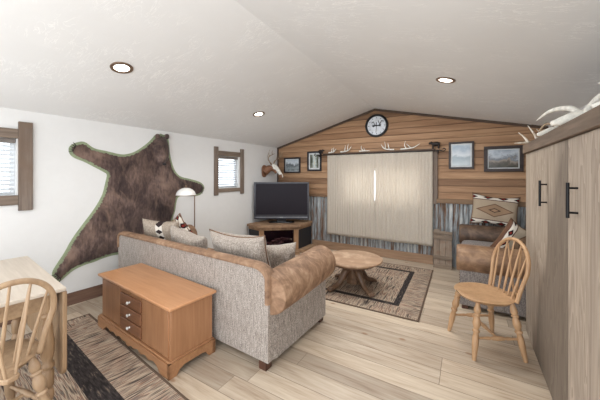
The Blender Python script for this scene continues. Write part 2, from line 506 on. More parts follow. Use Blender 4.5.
# corrugated wainscot
bm = nb(); N = 620; prev = None
for i in range(N + 1):
    x = -3.57 + (XR + 3.57) * i / N; ht = 0.90 if WB[0] - 0.03 < x < WB[1] + 0.03 else 1.03; y = YB - 0.010 - 0.009 * math.cos(2 * PI * x / 0.068)
    cur = (bm.verts.new((x, y, 0.0)), bm.verts.new((x, y, ht)))
    if prev: bm.faces.new((prev[0], cur[0], cur[1], prev[1]))
    prev = cur
o = obj('corrugated_wainscot', bm, CORR, wall_back, smooth=180)
bm = nb(); box(bm, -3.57, -2.3, YB - 0.045, YB + 0.02, 1.015, 1.035)
box(bm, -0.42, XR, YB - 0.05, YB + 0.02, 1.0, 1.07); struct(obj('trim_1', bm, CAPW, bevel=0.003), 'wood cap board over the corrugated metal')
bm = nb(); box(bm, -2.69, -0.47, YB - 0.05, YB - 0.02, 0, 0.145)
struct(obj('baseboard_back', bm, BOARD, bevel=0.004), 'tan wooden baseboard below the curtains')
bm = nb(); box(bm, 0, 0.022, YN, 4.05, 0, 0.135, mat=WM)
struct(obj('baseboard_left', bm, BOARDL, bevel=0.003), 'reddish brown wooden baseboard on the white wall')
# rake trims + corner strip
for nm, (xa, za), (xb, zb) in (('trim_2', (-3.575, 2.045), (RX, 2.644)), ('trim_3', (RX, 2.644), (XR, 2.11))):
    bm = nb(); prism(bm, [(xa, za - 0.036), (xb, zb - 0.036), (xb, zb + 0.004), (xa, za + 0.004)], YB - 0.035, YB - 0.008, 'Y')
    struct(obj(nm, bm, DKTRIM, smooth=0), 'dark rake trim under the ceiling')
bm = nb(); box(bm, -3.578, -3.548, YB - 0.03, YB, 0.0, 2.05)
struct(obj('trim_4', bm, DKTRIM, smooth=0), 'dark corner trim strip')

# ---- windows of the left wall (weathered trim, blind)
BLIND = plain('white_blind', (214, 217, 220), 0.55)
def left_window(nm, W, posts, zp, rails, lbl, sillz):
    t = bpy.data.objects.new(nm, None); COL.objects.link(t); t.matrix_world = WM; struct(t, lbl)
    s0, s1, z0, z1 = W
    for a, b in posts:
        bm = nb(); box(bm, 0.0, 0.03, a, b, zp[0], zp[1]); obj('side_casing', bm, GREYWOOD, t, bevel=0.004)
    for a, b in rails:
        bm = nb(); box(bm, 0.0, 0.024, posts[0][1], posts[1][0], a, b); obj('cross_casing', bm, GREYWOODY, t, bevel=0.004)
    bm = nb()
    for q in ((s0, s0 + 0.035, z0, z1), (s1 - 0.035, s1, z0, z1), (s0 + 0.035, s1 - 0.035, z0, z0 + 0.035), (s0 + 0.035, s1 - 0.035, z1 - 0.035, z1)):
        box(bm, -0.10, -0.06, q[0], q[1], q[2], q[3])
    obj('window_frame', bm, VINYL, t, bevel=0.003)
    bm = nb(); box(bm, -0.084, -0.080, s0 + 0.03, s1 - 0.03, z0 + 0.03, z1 - 0.03); obj('pane', bm, GLASS, t, smooth=0)
    bm = nb(); n = int((z1 - z0) / 0.042)
    for i in range(n):
        z = z0 + 0.02 + i * 0.042
        box(bm, -0.019, 0.019, s0 + 0.012, s1 - 0.012, -0.001, 0.001, mat=Matrix.Translation((-0.035, 0, z)) @ Matrix.Rotation(R(-32), 4, 'Y'))
    for s in (s0 + 0.08, s1 - 0.08): box(bm, -0.036, -0.034, s - 0.001, s + 0.001, z0 + 0.01, z1)
    obj('blind', bm, BLIND, t, smooth=0)
    bm = nb(); box(bm, -0.058, -0.012, s0 + 0.005, s1 - 0.005, z1 - 0.045, z1 - 0.002); obj('blind_headrail', bm, plain('grey_headrail', (120, 112, 106), 0.6), t, bevel=0.003)
    return t
left_window('window_1', W1, [(0.15, 0.26), (0.935, 1.04)], (1.095, 1.98), [(1.81, 1.905), (1.155, 1.25)], 'small window with blinds, cut by the left edge of the picture', 1)
left_window('window_2', W2, [(3.305, 3.385), (3.905, 3.985)], (1.10, 1.935), [(1.785, 1.87), (1.15, 1.215)], 'small window with blinds between bear hide and deer skull', 1)

# ---- back window behind the curtains
t = bpy.data.objects.new('window_3', None); COL.objects.link(t); struct(t, 'wide window behind the linen curtains')
bm = nb(); x0, x1, za, zb = WB
for q in ((x0, x0 + 0.05, za, zb), (x1 - 0.05, x1, za, zb), (x0, x1, za, za + 0.05), (x0, x1, zb - 0.05, zb), ((x0 + x1) / 2 - 0.025, (x0 + x1) / 2 + 0.025, za, zb)):
    box(bm, q[0], q[1], YB + 0.06, YB + 0.10, q[2], q[3])
obj('window_frame', bm, VINYL, t, smooth=0)
bm = nb(); box(bm, x0 + 0.04, x1 - 0.04, YB + 0.078, YB + 0.082, za + 0.04, zb - 0.04); obj('pane', bm, GLASS, t, smooth=0)
for a, b in ((-2.29, -2.2), (-0.478, -0.405)):
    bm = nb(); box(bm, a, b, YB - 0.045, YB - 0.012, 0.98, 1.85); obj('side_casing', bm, GREYWOOD, t, bevel=0.004)

# ------------------------------------------------------------ ceiling lights
EMIT = G('lamp_lens'); EMIT.b.inputs['Emission Color'].default_value = (1.0, 0.93, 0.82, 1); EMIT.b.inputs['Emission Strength'].default_value = 6.0; EMIT = EMIT.m
for (x, y, lb) in ((-2.612, 1.30, 'round bronze recessed ceiling light nearest the camera, above the bear hide'),
                   (-2.632, 3.21, 'smaller looking recessed ceiling light on the left slope toward the back corner'),
                   (-0.178, 3.05, 'round bronze recessed ceiling light alone on the right ceiling slope')):
    e = 0.05; z = ceil_z(x, y)
    n = Vector((-(ceil_z(x + e, y) - z) / e, -(ceil_z(x, y + e) - z) / e, 1)).normalized()
    t = thing('recessed_light', lb, 'ceiling light', (x, y, z), 0, 'recessed ceiling lights')
    bm = nb(); ring(bm, (0, 0, 0), -n, 0.060, 0.088, 0.009, 48); obj('trim_ring', bm, BRONZE, t, bevel=0.002)
    bm = nb(); disc(bm, (0, 0, 0), -n, 0.061, 0.004, 40); obj('lens', bm, EMIT, t, smooth=0)
    d = bpy.data.lights.new('downlight', 'SPOT'); d.energy = 14; d.spot_size = R(130); d.spot_blend = 0.8; d.shadow_soft_size = 0.06; d.color = (1, 0.93, 0.83)
    lo = bpy.data.objects.new('downlight', d); COL.objects.link(lo); lo.parent = t; lo.location = -n * 0.03

# ------------------------------------------------------------ bear hide on the left wall
def m_fur(name, a, b, c3):
    g = G(name, 0.85, 0.2)
    f = g.noise(g.co(), 3.2, 3, 0.55, 0.6)
    f2 = g.noise(g.mapg((30, 42, 12)), 1, 4, 0.7)
    h = g.M('ADD', g.M('MULTIPLY', f, 0.62), g.M('MULTIPLY', f2, 0.38))
    col = g.ramp(h, [(0.36, a), (0.5, b), (0.64, c3)])
    big = g.noise(g.mapg((1, 1.6, 0.9), (4, 1, 2)), 3.4, 3, 0.6, 1.2)
    col = g.mix(g.step(big, 0.48, 0.72), col, g.mix(0.5, col, (140, 115, 100)))
    col = g.mix(g.step(big, 0.5, 0.3), col, g.mix(0.45, col, (44, 34, 36)))
    g.color(col); g.bump(f2, 0.006, 0.8)
    g.b.inputs['Sheen Weight'].default_value = 0.2
    return g.m
FUR = m_fur('brown_bear_fur', (48, 38, 37), (82, 66, 61), (124, 103, 94))
FELT = plain('green_felt', (142, 152, 122), 0.95, var=0.05)
BEAR = [(1.343, 1.762), (1.394, 1.811), (1.48, 1.833), (1.578, 1.767), (1.703, 1.743), (1.858, 1.713), (1.953, 1.724), (2.051, 1.768), (2.181, 1.869), (2.27, 1.965), (2.30, 2.005), (2.34, 1.99), (2.376, 2.035), (2.43, 2.025), (2.476, 2.03), (2.507, 1.917), (2.525, 1.743), (2.587, 1.539), (2.684, 1.432), (2.854, 1.388), (3.035, 1.334), (3.111, 1.254), (3.058, 1.145), (2.925, 1.115), (2.684, 1.13), (2.626, 1.062), (2.6, 0.915), (2.562, 0.772), (2.60, 0.55), (2.65, 0.35), (2.66, 0.2), (2.58, 0.17), (2.48, 0.2), (2.35, 0.28), (2.2, 0.36), (2.102, 0.40), (1.929, 0.436), (1.79, 0.453), (1.681, 0.445), (1.578, 0.423), (1.48, 0.411), (1.386, 0.382), (1.315, 0.332), (1.252, 0.289), (1.205, 0.334), (1.196, 0.402), (1.229, 0.478), (1.297, 0.592), (1.368, 0.733), (1.461, 0.876), (1.578, 1.048), (1.66, 1.208), (1.694, 1.353), (1.711, 1.45), (1.681, 1.484), (1.578, 1.545), (1.48, 1.602), (1.386, 1.644), (1.343, 1.695)]
def inside(p, poly):
    c = False; n = len(poly); j = n - 1
    for i in range(n):
        if (poly[i][1] > p[1]) != (poly[j][1] > p[1]) and p[0] < (poly[j][0] - poly[i][0]) * (p[1] - poly[i][1]) / (poly[j][1] - poly[i][1]) + poly[i][0]: c = not c
        j = i
    return c
def edged(p, poly):
    best = 9; n = len(poly)
    for i in range(n):
        ax, ay = poly[i]; bx, by = poly[(i + 1) % n]; dx, dy = bx - ax, by - ay
        t = max(0, min(1, ((p[0] - ax) * dx + (p[1] - ay) * dy) / (dx * dx + dy * dy + 1e-12)))
        best = min(best, math.hypot(p[0] - ax - t * dx, p[1] - ay - t * dy))
    return best
S0, Z0 = 2.0, 1.15
hide = thing('bear_hide', 'brown bear skin hung flat on the white wall with green felt border', 'animal hide', tuple(wp(S0, Z0)), WROT)
# felt backing: rounded outline
def cr(poly, n=4):
    out = []; m = len(poly)
    for i in range(m):
        p0, p1, p2, p3 = [Vector(poly[(i + q) % m]) for q in (-1, 0, 1, 2)]
        for k in range(n):
            t = k / n; out.append(tuple(0.5 * ((2 * p1) + (p2 - p0) * t + (2 * p0 - 5 * p1 + 4 * p2 - p3) * t * t + (-p0 + 3 * p1 - 3 * p2 + p3) * t ** 3)))
    return out
BP = cr(BEAR, 4)
bm = nb(); prism(bm, [(a - S0, b - Z0) for a, b in BP], 0.0, 0.007, 'X'); obj('felt_backing', bm, FELT, hide, smooth=0)
HEAD = (2.385, 1.80); 
step = 0.0095; grid = {}
bm = nb(); i0 = int(1.1 / step); i1 = int(3.2 / step); j0 = int(0.1 / step); j1 = int(2.1 / step)
dist = {}
for i in range(i0, i1):
    for j in range(j0, j1):
        p = (i * step, j * step)
        if inside(p, BP):
            d = edged(p, BP); jag = 0.012 * (noise.noise(Vector((p[0] * 45, p[1] * 45, 1))) )
            if d > 0.024 + jag: dist[(i, j)] = d
def hgt(p, d):
    q = min(1, (d - 0.02) / 0.07)
    h = 0.010 + 0.022 * math.sqrt(max(0, q))
    h += 0.012 * noise.noise(Vector((p[0] * 6, p[1] * 6, 0))) + 0.004 * noise.noise(Vector((p[0] * 38, p[1] * 26, 3)))
    # head: a raised muzzle and brow
    hx = (p[0] - HEAD[0]) / 0.12; hz = (p[1] - HEAD[1]) / 0.2
    r2 = hx * hx + hz * hz
    if r2 < 1: h += 0.09 * (1 - r2) ** 0.8
    mx = (p[0] - 2.36) / 0.06; mz = (p[1] - 1.68) / 0.11
    r3 = mx * mx + mz * mz
    if r3 < 1: h += 0.05 * (1 - r3)
    return max(0.009, h)
for (i, j), d in dist.items():
    p = (i * step, j * step); grid[(i, j)] = bm.verts.new((hgt(p, d), p[0] - S0, p[1] - Z0))
for (i, j) in dist:
    q = [(i, j), (i + 1, j), (i + 1, j + 1), (i, j + 1)]
    if all(k in grid for k in q): bm.faces.new([grid[k] for k in q])
bd = [e for e in bm.edges if len(e.link_faces) == 1]
ext = bmesh.ops.extrude_edge_only(bm, edges=bd)
for v in [g for g in ext['geom'] if isinstance(g, bmesh.types.BMVert)]: v.co.x = 0.006
bmesh.ops.delete(bm, geom=[v for v in bm.verts if not v.link_faces], context='VERTS')
obj('fur', bm, FUR, hide, smooth=180)
for e in ((2.315, 1.985), (2.45, 2.0)):
    bm = nb(); superbox(bm, 0.05, e[0] - S0, e[1] - Z0, 0.05, 0.062, 0.075, 0.8, 16, 10); obj('ear', bm, FUR, hide, smooth=180)
bm = nb(); superbox(bm, 0.150, 2.358 - S0, 1.60 - Z0, 0.045, 0.05, 0.04, 0.8, 16, 10); obj('nose', bm, plain('dark_nose', (38, 32, 32), 0.4), hide, smooth=180)
CLAW = plain('claw_horn', (58, 50, 46), 0.4)
for (cy, cz, ang) in ((1.385, 1.75, 160), (3.045, 1.215, -20), (1.245, 0.36, 215)):
    bm = nb()
    for k in range(5):
        a = R(ang + (k - 2) * 16); d = Vector((0, math.cos(a), math.sin(a))); b = Vector((0.03, cy - S0, cz - Z0)) + Vector((0, -math.sin(R(ang)), math.cos(R(ang)))) * (k - 2) * 0.016
        tube(bm, [b, b + d * 0.025 + Vector((0.008, 0, 0)), b + d * 0.048], [0.006, 0.005, 0.001], 6, 3)
    obj('claws', bm, CLAW, hide, smooth=180)

# ------------------------------------------------------------ deer skull mount on the left wall
def antler_mesh(bm, base, side, s=1.0, rad=0.011, mi=0):
    """whitetail style antler: sweeps out, forward and up with tines. base Vector; side +-1; x forward, y side, z up"""
    P = [(0, 0, 0), (-0.02, 0.05, 0.07), (0.0, 0.13, 0.14), (0.07, 0.17, 0.20), (0.15, 0.15, 0.24), (0.2, 0.1, 0.27)]
    Q = [base + Vector((p[0] * s, p[1] * s * side, p[2] * s)) for p in P]
    tube(bm, Q, [rad * k for k in (1.3, 1.05, 0.95, 0.8, 0.6, 0.2)], 8, 5, mi)
    for (i, l) in ((1, 0.05), (2, 0.15), (3, 0.17), (4, 0.11)):
        b = Q[i]; tube(bm, [b, b + Vector((0.0, 0.012 * side, l * 0.5)) * s, b + Vector((0.015, -0.004 * side, l)) * s], [rad * 0.7, rad * 0.5, rad * 0.12], 7, 4, mi)
mount = thing('deer_skull_mount', 'bleached deer skull with antlers on a carved brown wall pedestal', 'skull mount', tuple(wp(4.66, 1.55)), WROT)
PED = wood('carved_pedestal_wood', (104, 70, 50), (146, 104, 78), 'Z', 0.5)
bm = nb(); superbox(bm, 0.022, -0.10, -0.02, 0.04, 0.15, 0.25, 0.7, 24, 14); obj('plaque', bm, PED, mount, smooth=180)
bm = nb(); tube(bm, [(0.03, -0.10, -0.04), (0.10, -0.04, 0.03), (0.17, 0.02, 0.02), (0.21, 0.06, -0.06)], [0.085, 0.07, 0.05, 0.03], 14, 6); obj('pedestal_arm', bm, PED, mount, smooth=180)
bm = nb()
tube(bm, [(0.14, 0.0, 0.09), (0.19, 0.04, 0.06), (0.25, 0.09, -0.03), (0.30, 0.13, -0.12), (0.31, 0.14, -0.15)], [0.045, 0.058, 0.044, 0.026, 0.014], 14, 6)
for s_ in (-1, 1):
    tube(bm, [(0.18, 0.03 + 0.045 * s_, 0.05), (0.22, 0.06 + 0.05 * s_, 0.02)], [0.026, 0.018], 10, 3)
obj('skull', bm, BONE, mount, smooth=180)
bm = nb(); superbox(bm, 0.283, 0.118, -0.115, 0.07, 0.07, 0.12, 0.8, 14, 10); obj('snout', bm, PED, mount, smooth=180)
for s_ in (-1, 1):
    bm = nb(); antler_mesh(bm, Vector((0.15, 0.01 + 0.03 * s_, 0.11)), s_, 0.82, 0.012); obj('antler', bm, ANTLERD, mount, smooth=180)

# ------------------------------------------------------------ clock
clk = thing('wall_clock', 'round white wall clock with wide black rim and dark emblem above its center', 'clock', (-1.392, YB - 0.012, 2.335))
bm = nb(); ring(bm, (0, 0, 0), (0, -1, 0), 0.168, 0.205, 0.035, 56); obj('rim', bm, BLACKM, clk, bevel=0.006)
bm = nb(); disc(bm, (0, 0, 0), (0, -1, 0), 0.17, 0.012, 56); obj('dial', bm, plain('clock_dial', (218, 222, 228), 0.5), clk, smooth=0)
INK = plain('dark_ink', (48, 50, 58), 0.6)
for h in range(12):
    bm = nb(); a = R(30 * h); M = Matrix.Translation((0.142 * math.sin(a), -0.0135, 0.142 * math.cos(a))) @ Matrix.Rotation(a, 4, 'Y')
    box(bm, -0.004, 0.004, -0.0007, 0.0007, -0.012, 0.012, mat=M)
    obj('hour_mark', bm, INK, clk, smooth=0)
bm = nb()   # running game emblem: small dark antlered silhouette
prism(bm, [(-0.085, -0.005), (-0.03, 0.012), (0.03, 0.012), (0.06, 0.03), (0.085, 0.022), (0.07, 0.008), (0.085, -0.02), (0.03, -0.008), (-0.03, -0.01), (-0.06, -0.025)], -0.0140, -0.0125, 'Y')
for (a, b) in (((0.06, 0.03), (0.09, 0.085)), ((0.05, 0.03), (0.03, 0.09)), ((-0.03, 0.012), (-0.06, 0.075)), ((-0.01, 0.012), (0.0, 0.06)), ((-0.06, 0.075), (-0.09, 0.05)), ((0.09, 0.085), (0.115, 0.07))):
    tube(bm, [(a[0], -0.0145, a[1]), (b[0], -0.0145, b[1])], 0.006, 6, smooth=False)
obj('emblem', bm, INK, clk, smooth=0)
for nm, a, l, w in (('hour_hand', 280, 0.085, 0.006), ('minute_hand', 185, 0.125, 0.004)):
    bm = nb(); M = Matrix.Rotation(R(a), 4, 'Y'); box(bm, -w / 1.2, w / 1.2, -0.019, -0.016, -0.02, l, mat=M); obj(nm, bm, BLACKM, clk, smooth=0)

# ------------------------------------------------------------ pictures
def m_picture(name, kind):
    g = G(name, 0.25, 0.5)
    x, y, z = g.xyz()
    n = g.noise(g.mapg((9, 9, 9), (kind, 0, 0)), 1, 5, 0.65, 0.5)
    if kind == 4:
        zz = g.M('ADD', z, g.M('MULTIPLY', g.M('SUBTRACT', n, 0.5), 0.30))
        c = g.ramp(g.step(zz, -0.13, 0.13), [(0.0, (66, 66, 58)), (0.25, (98, 92, 84)), (0.42, (150, 140, 130)), (0.55, (112, 118, 126)), (0.75, (186, 194, 202)), (1.0, (150, 160, 172))])
    elif kind == 3:
        zz = g.M('ADD', z, g.M('MULTIPLY', g.M('SUBTRACT', n, 0.5), 0.2))
        c = g.ramp(g.step(zz, -0.18, 0.18), [(0.0, (196, 204, 206)), (0.4, (150, 164, 172)), (0.55, (212, 218, 222)), (0.8, (160, 176, 190)), (1.0, (196, 206, 214))])
    elif kind == 2:
        xx = g.M('ADD', g.M('ABSOLUTE', x), g.M('MULTIPLY', g.M('SUBTRACT', n, 0.5), 0.14))
        c = g.ramp(g.step(xx, -0.02, 0.13), [(0.0, (208, 198, 150)), (0.25, (196, 206, 206)), (0.5, (120, 124, 108)), (0.7, (72, 78, 70)), (1.0, (106, 104, 92))])
    else:
        zz = g.M('ADD', z, g.M('MULTIPLY', g.M('SUBTRACT', n, 0.5), 0.26))
        c = g.ramp(g.step(zz, -0.15, 0.13), [(0.0, (66, 72, 74)), (0.3, (142, 150, 152)), (0.55, (92, 98, 102)), (0.75, (198, 206, 212)), (1.0, (170, 182, 194))])
    g.color(c); return g.m
MATB = plain('mat_board', (206, 208, 208), 0.7)
def picture(x0, x1, z0, z1, bw, mw, kind, label, fm):
    cx, cz = (x0 + x1) / 2, (z0 + z1) / 2; w, h = (x1 - x0) / 2, (z1 - z0) / 2
    t = thing('framed_picture', label, 'picture', (cx, YB - 0.012, cz), 0, 'framed pictures on the cedar wall')
    bm = nb()
    for q in ((-w, w, h - bw, h), (-w, w, -h, -h + bw), (-w, -w + bw, -h + bw, h - bw), (w - bw, w, -h + bw, h - bw)): box(bm, q[0], q[1], -0.028, 0, q[2], q[3])
    obj('frame', bm, fm, t, bevel=0.003)
    bm = nb(); box(bm, -w + bw, w - bw, -0.012, -0.002, -h + bw, h - bw); obj('mat_board', bm, MATB, t, smooth=0)
    bm = nb(); box(bm, -w + bw + mw, w - bw - mw, -0.015, -0.0125, -h + bw + mw, h - bw - mw); obj('print', bm, m_picture('print_%d' % kind, kind), t, smooth=0)
FRD = wood('dark_frame_wood', (40, 32, 32), (66, 54, 50), 'X', 0.4)
FRB = plain('black_frame', (44, 42, 46), 0.4)
picture(-3.39, -2.985, 1.495, 1.822, 0.032, 0.012, 1, 'small landscape picture in black frame nearest the back left corner', FRB)
picture(-2.815, -2.495, 1.53, 1.928, 0.034, 0.03, 2, 'upright picture in black frame beside the left end of the curtain rod', FRB)
picture(-0.248, 0.092, 1.545, 1.965, 0.028, 0.022, 3, 'pale upright picture in dark frame just right of the curtains', FRD)
picture(0.217, 0.685, 1.498, 1.874, 0.045, 0.014, 4, 'wide landscape picture in thick dark brown frame next to the cabinet', FRD)

# ------------------------------------------------------------ curtains, rod, ornaments and antlers
def m_linen():
    g = G('linen_curtain', 0.9, 0.1)
    f = g.noise(g.mapg((260, 260, 30)), 1, 3, 0.6); f2 = g.noise(g.mapg((30, 30, 260)), 1, 3, 0.6)
    h = g.M('ADD', g.M('MULTIPLY', f, 0.5), g.M('MULTIPLY', f2, 0.5))
    col = g.ramp(h, [(0.35, (216, 205, 190)), (0.65, (234, 226, 214))])
    g.color(col); g.bump(h, 0.001, 0.4)
    tr = g.n('ShaderNodeBsdfTranslucent'); g.link(col, tr.inputs[0])
    mx = g.n('ShaderNodeMixShader'); mx.inputs[0].default_value = 0.46
    out = [n for n in g.t.nodes if n.type == 'OUTPUT_MATERIAL'][0]
    g.link(g.b.outputs[0], mx.inputs[1]); g.link(tr.outputs[0], mx.inputs[2]); g.link(mx.outputs[0], out.inputs[0])
    return g.m
LINEN = m_linen()
YC = YB - 0.085
def curtain(x0, x1, folds, label, ph, edge):
    bm = nb(); N = 260; K = 30; rows = []
    for j in range(K + 1):
        v = j / K; z = 1.835 - (1.835 - 0.302) * v; row = []
        for i in range(N + 1):
            u = i / N
            x = x0 + (x1 - x0) * u
            if edge == 'R' : x -= 0.010 * u ** 6 * math.sin(PI * max(0, min(1, (v - 0.1) * 1.9))) * (0.1 < v < 0.63)
            if edge == 'L' : x += 0.004 * (1 - u) ** 6 * math.sin(PI * max(0, min(1, (v - 0.1) * 1.9))) * (0.1 < v < 0.63)
            am = 0.005 + 0.0035 * min(1, v * 3) - 0.0035 * v
            y = YC + am * math.sin(2 * PI * folds * u + ph + 0.6 * noise.noise(Vector((u * 5, v * 1.2, ph)))) * (0.6 + 0.5 * noise.noise(Vector((u * 7, v, 9 + ph)))) + 0.006 * noise.noise(Vector((u * 9, v * 5, ph)))
            row.append(bm.verts.new((x, y, z + (0.004 * math.sin(u * 9 + ph) if j == K else 0))))
        rows.append(row)
    for j in range(K):
        for i in range(N): bm.faces.new((rows[j][i], rows[j][i + 1], rows[j + 1][i + 1], rows[j + 1][i]))
    o = obj('curtain', bm, LINEN, smooth=180)
    q = o.modifiers.new('thick', 'SOLIDIFY'); q.thickness = 0.0015
    tag(o, label, 'curtain', 'linen curtains')
curtain(-2.335, -1.4055, 19, 'left panel of the natural linen curtains over the back window', 0.3, 'R')
curtain(-1.4045, -0.475, 19, 'right panel of the natural linen curtains over the back window', 1.7, 'L')

IRON = plain('dark_iron', (50, 44, 42), 0.5, 0.5)
rod = thing('curtain_rod', 'dark brown curtain rod with little black bear ornaments at its ends', 'curtain rod', (-1.43, YB - 0.06, 1.86))
bm = nb(); box(bm, -1.0, 0.99, -0.045, 0.028, -0.012, 0.012); obj('rod_board', bm, wood('dark_rod_wood', (64, 50, 42), (98, 78, 62), 'X', 0.6), rod, bevel=0.004)
bm = nb(); tube(bm, [(-1.13, -0.03, -0.02), (1.08, -0.03, -0.02)], 0.010, 10, smooth=False); obj('rod_pole', bm, IRON, rod, smooth=60)
for s_, x in ((-1, -1.13), (1, 1.08)):
    bm = nb(); tube(bm, [(x, -0.03, -0.02), (x + 0.03 * s_, -0.03, -0.035), (x + 0.06 * s_, -0.03, -0.01), (x + 0.04 * s_, -0.03, 0.012), (x + 0.02 * s_, -0.03, -0.005)], 0.007, 8, 4); obj('finial', bm, IRON, rod, smooth=180)
    bm = nb(); box(bm, x - 0.05 * s_ - 0.012, x - 0.05 * s_ + 0.012, -0.03, 0.045, -0.05, -0.005); obj('bracket', bm, IRON, rod, bevel=0.002)
for x, sc_, fl in ((-1.055, 0.75, 1), (1.0, 1.05, -1)):
    bm = nb()
    def bp(a, b, c): return (x + a * sc_ * fl, -0.01 + b * sc_, 0.012 + c * sc_)
    tube(bm, [bp(-0.055, 0, 0.06), bp(-0.02, 0, 0.072), bp(0.025, 0, 0.07), bp(0.05, 0, 0.078)], [0.026 * sc_, 0.034 * sc_, 0.030 * sc_, 0.02 * sc_], 12, 4)
    tube(bm, [bp(0.045, 0, 0.08), bp(0.07, 0, 0.088), bp(0.098, 0, 0.075)], [0.024 * sc_, 0.02 * sc_, 0.009 * sc_], 10, 4)
    for a in (-0.045, 0.035):
        for b in (-0.015, 0.015): tube(bm, [bp(a, b, 0.06), bp(a + 0.004, b, 0.03), bp(a + 0.006, b, 0.0)], [0.015 * sc_, 0.011 * sc_, 0.011 * sc_], 8, 3)
    for b in (-0.012, 0.012): tube(bm, [bp(0.058, b, 0.1), bp(0.056, b, 0.113)], [0.008 * sc_, 0.004 * sc_], 7, smooth=False)
    obj('bear_ornament', bm, IRON, rod, smooth=180)

def loose_antler(x, s, flip, label, form, zb=1.874):
    bm = nb(); 
    def P(a, b, c): return (a * s * flip, b * s, c * s)
    if form == 0:
        tube(bm, [P(-0.11, 0, 0.014), P(-0.03, 0.01, 0.02), P(0.05, 0, 0.04), P(0.10, 0, 0.11)], [0.012, 0.012, 0.010, 0.003], 8, 5)
        tube(bm, [P(-0.03, 0.01, 0.02), P(-0.02, 0, 0.08), P(-0.01, 0, 0.13)], [0.009, 0.007, 0.002], 7, 4)
        tube(bm, [P(0.03, 0, 0.035), P(0.03, 0, 0.1), P(0.045, 0, 0.155)], [0.009, 0.006, 0.002], 7, 4)
    elif form == 1:
        tube(bm, [P(-0.10, 0, 0.012), P(0, 0.01, 0.016), P(0.1, 0, 0.014)], [0.010, 0.012, 0.004], 8, 5)
        tube(bm, [P(-0.02, 0, 0.02), P(-0.06, 0, 0.06), P(-0.055, 0, 0.115)], [0.009, 0.007, 0.002], 7, 4)
        tube(bm, [P(0.0, 0, 0.02), P(0.0, 0, 0.04), P(-0.02, 0, 0.075)], [0.008, 0.006, 0.002], 7, 4)
    else:
        tube(bm, [P(-0.13, 0, 0.014), P(-0.04, 0.0, 0.018), P(0.06, 0, 0.032), P(0.15, 0, 0.085)], [0.012, 0.013, 0.010, 0.003], 8, 5)
        tube(bm, [P(-0.04, 0, 0.02), P(-0.07, 0, 0.07), P(-0.055, 0, 0.14)], [0.010, 0.007, 0.002], 7, 4)
        tube(bm, [P(0.02, 0, 0.025), P(-0.02, 0.01, 0.07), P(-0.045, 0, 0.09)], [0.009, 0.006, 0.002], 7, 4)
    o = obj('antler', bm, BONE, smooth=180, loc=(x, YB - 0.068, zb)); tag(o, label, 'antler', 'shed antlers on the curtain rod')
loose_antler(-2.235, 0.75, 1, 'small white antler leftmost on the curtain rod beside the little bear', 0)
loose_antler(-1.955, 1.05, 1, 'branched white antler second from the left on the curtain rod', 0)
loose_antler(-1.60, 1.0, 1, 'low white antler with one tall tine below and left of the clock', 1)
loose_antler(-1.195, 1.05, -1.0, 'upright bushy white antler on the curtain rod just right below the clock', 0)
loose_antler(-0.83, 1.1, 1, 'widest white antler, rightmost on the curtain rod', 2)

# ------------------------------------------------------------ television corner
HW = wood('rustic_stand_wood', (126, 98, 74), (178, 146, 116), 'X', 0.65, stain=(116, 90, 70))
HWZ = wood('rustic_stand_posts', (126, 94, 68), (178, 140, 106), 'Z', 0.65)
stand = thing('fireplace_stand', 'rustic wooden corner television stand with built in electric fireplace', 'tv stand', (-3.15, 4.5, 0))
def q(p): return (p[0] + 3.15, p[1] - 4.5)
TOP = [(-3.585, 4.02), (-3.27, 3.95), (-2.66, 4.44), (-2.68, 4.965), (-3.53, 4.965)]
bm = nb(); prism(bm, [q(p) for p in TOP], 0.475, 0.525); obj('top', bm, HW, stand, bevel=0.005)
INN = [(-3.575, 4.07), (-3.28, 4.01), (-2.71, 4.47), (-2.71, 4.96), (-3.53, 4.96)]
def panel(bm, a, b, z0, z1, th, inset=0.0):
    a = Vector(a); b = Vector(b); d = (b - a).normalized(); n = Vector((-d.y, d.x))   # inward = left of a->b
    P = [a + n * inset, b + n * inset, b + n * (inset + th), a + n * (inset + th)]
    prism(bm, [q(tuple(p)) for p in P], z0, z1)
A, B, C_, D_ = [Vector(p) for p in INN[:4]]
bm = nb(); panel(bm, A, B, 0.06, 0.475, 0.02); obj('side_panel', bm, CHARC, stand, smooth=0)
bm = nb(); panel(bm, C_, D_, 0.06, 0.475, 0.02); obj('side_panel', bm, CHARC, stand, smooth=0)
bm = nb(); panel(bm, A, B, 0.425, 0.475, 0.02, -0.012); panel(bm, B, C_, 0.425, 0.475, 0.03, -0.012); panel(bm, C_, D_, 0.425, 0.475, 0.02, -0.012); obj('apron', bm, HW, stand, bevel=0.003)
dd = (C_ - B).normalized()
for (a, b) in ((B, B + dd * 0.09), (C_ - dd * 0.09, C_)):
    bm = nb(); panel(bm, a, b, 0.06, 0.425, 0.07, -0.008); obj('post', bm, HWZ, stand, bevel=0.004)
bm = nb(); panel(bm, A, B, 0.0, 0.06, 0.16, -0.10); panel(bm, B, C_, 0.0, 0.06, 0.3, -0.16); panel(bm, C_, D_, 0.0, 0.06, 0.3, -0.13); obj('hearth_slab', bm, HW, stand, bevel=0.004)
bm = nb(); panel(bm, B + dd * 0.09, C_ - dd * 0.09, 0.06, 0.425, 0.02, 0.18)
obj('firebox_back', bm, plain('firebox_dark', (54, 38, 44), 0.5), stand, smooth=0)
bm = nb(); panel(bm, B + dd * 0.09, C_ - dd * 0.09, 0.09, 0.12, 0.16, 0.02); obj('firebox_floor', bm, plain('ash_bed', (96, 92, 90), 0.9, sc=60, var=0.3), stand, smooth=0)
bm = nb()
nn = Vector((-dd.y, dd.x)); mid = (B + C_) / 2
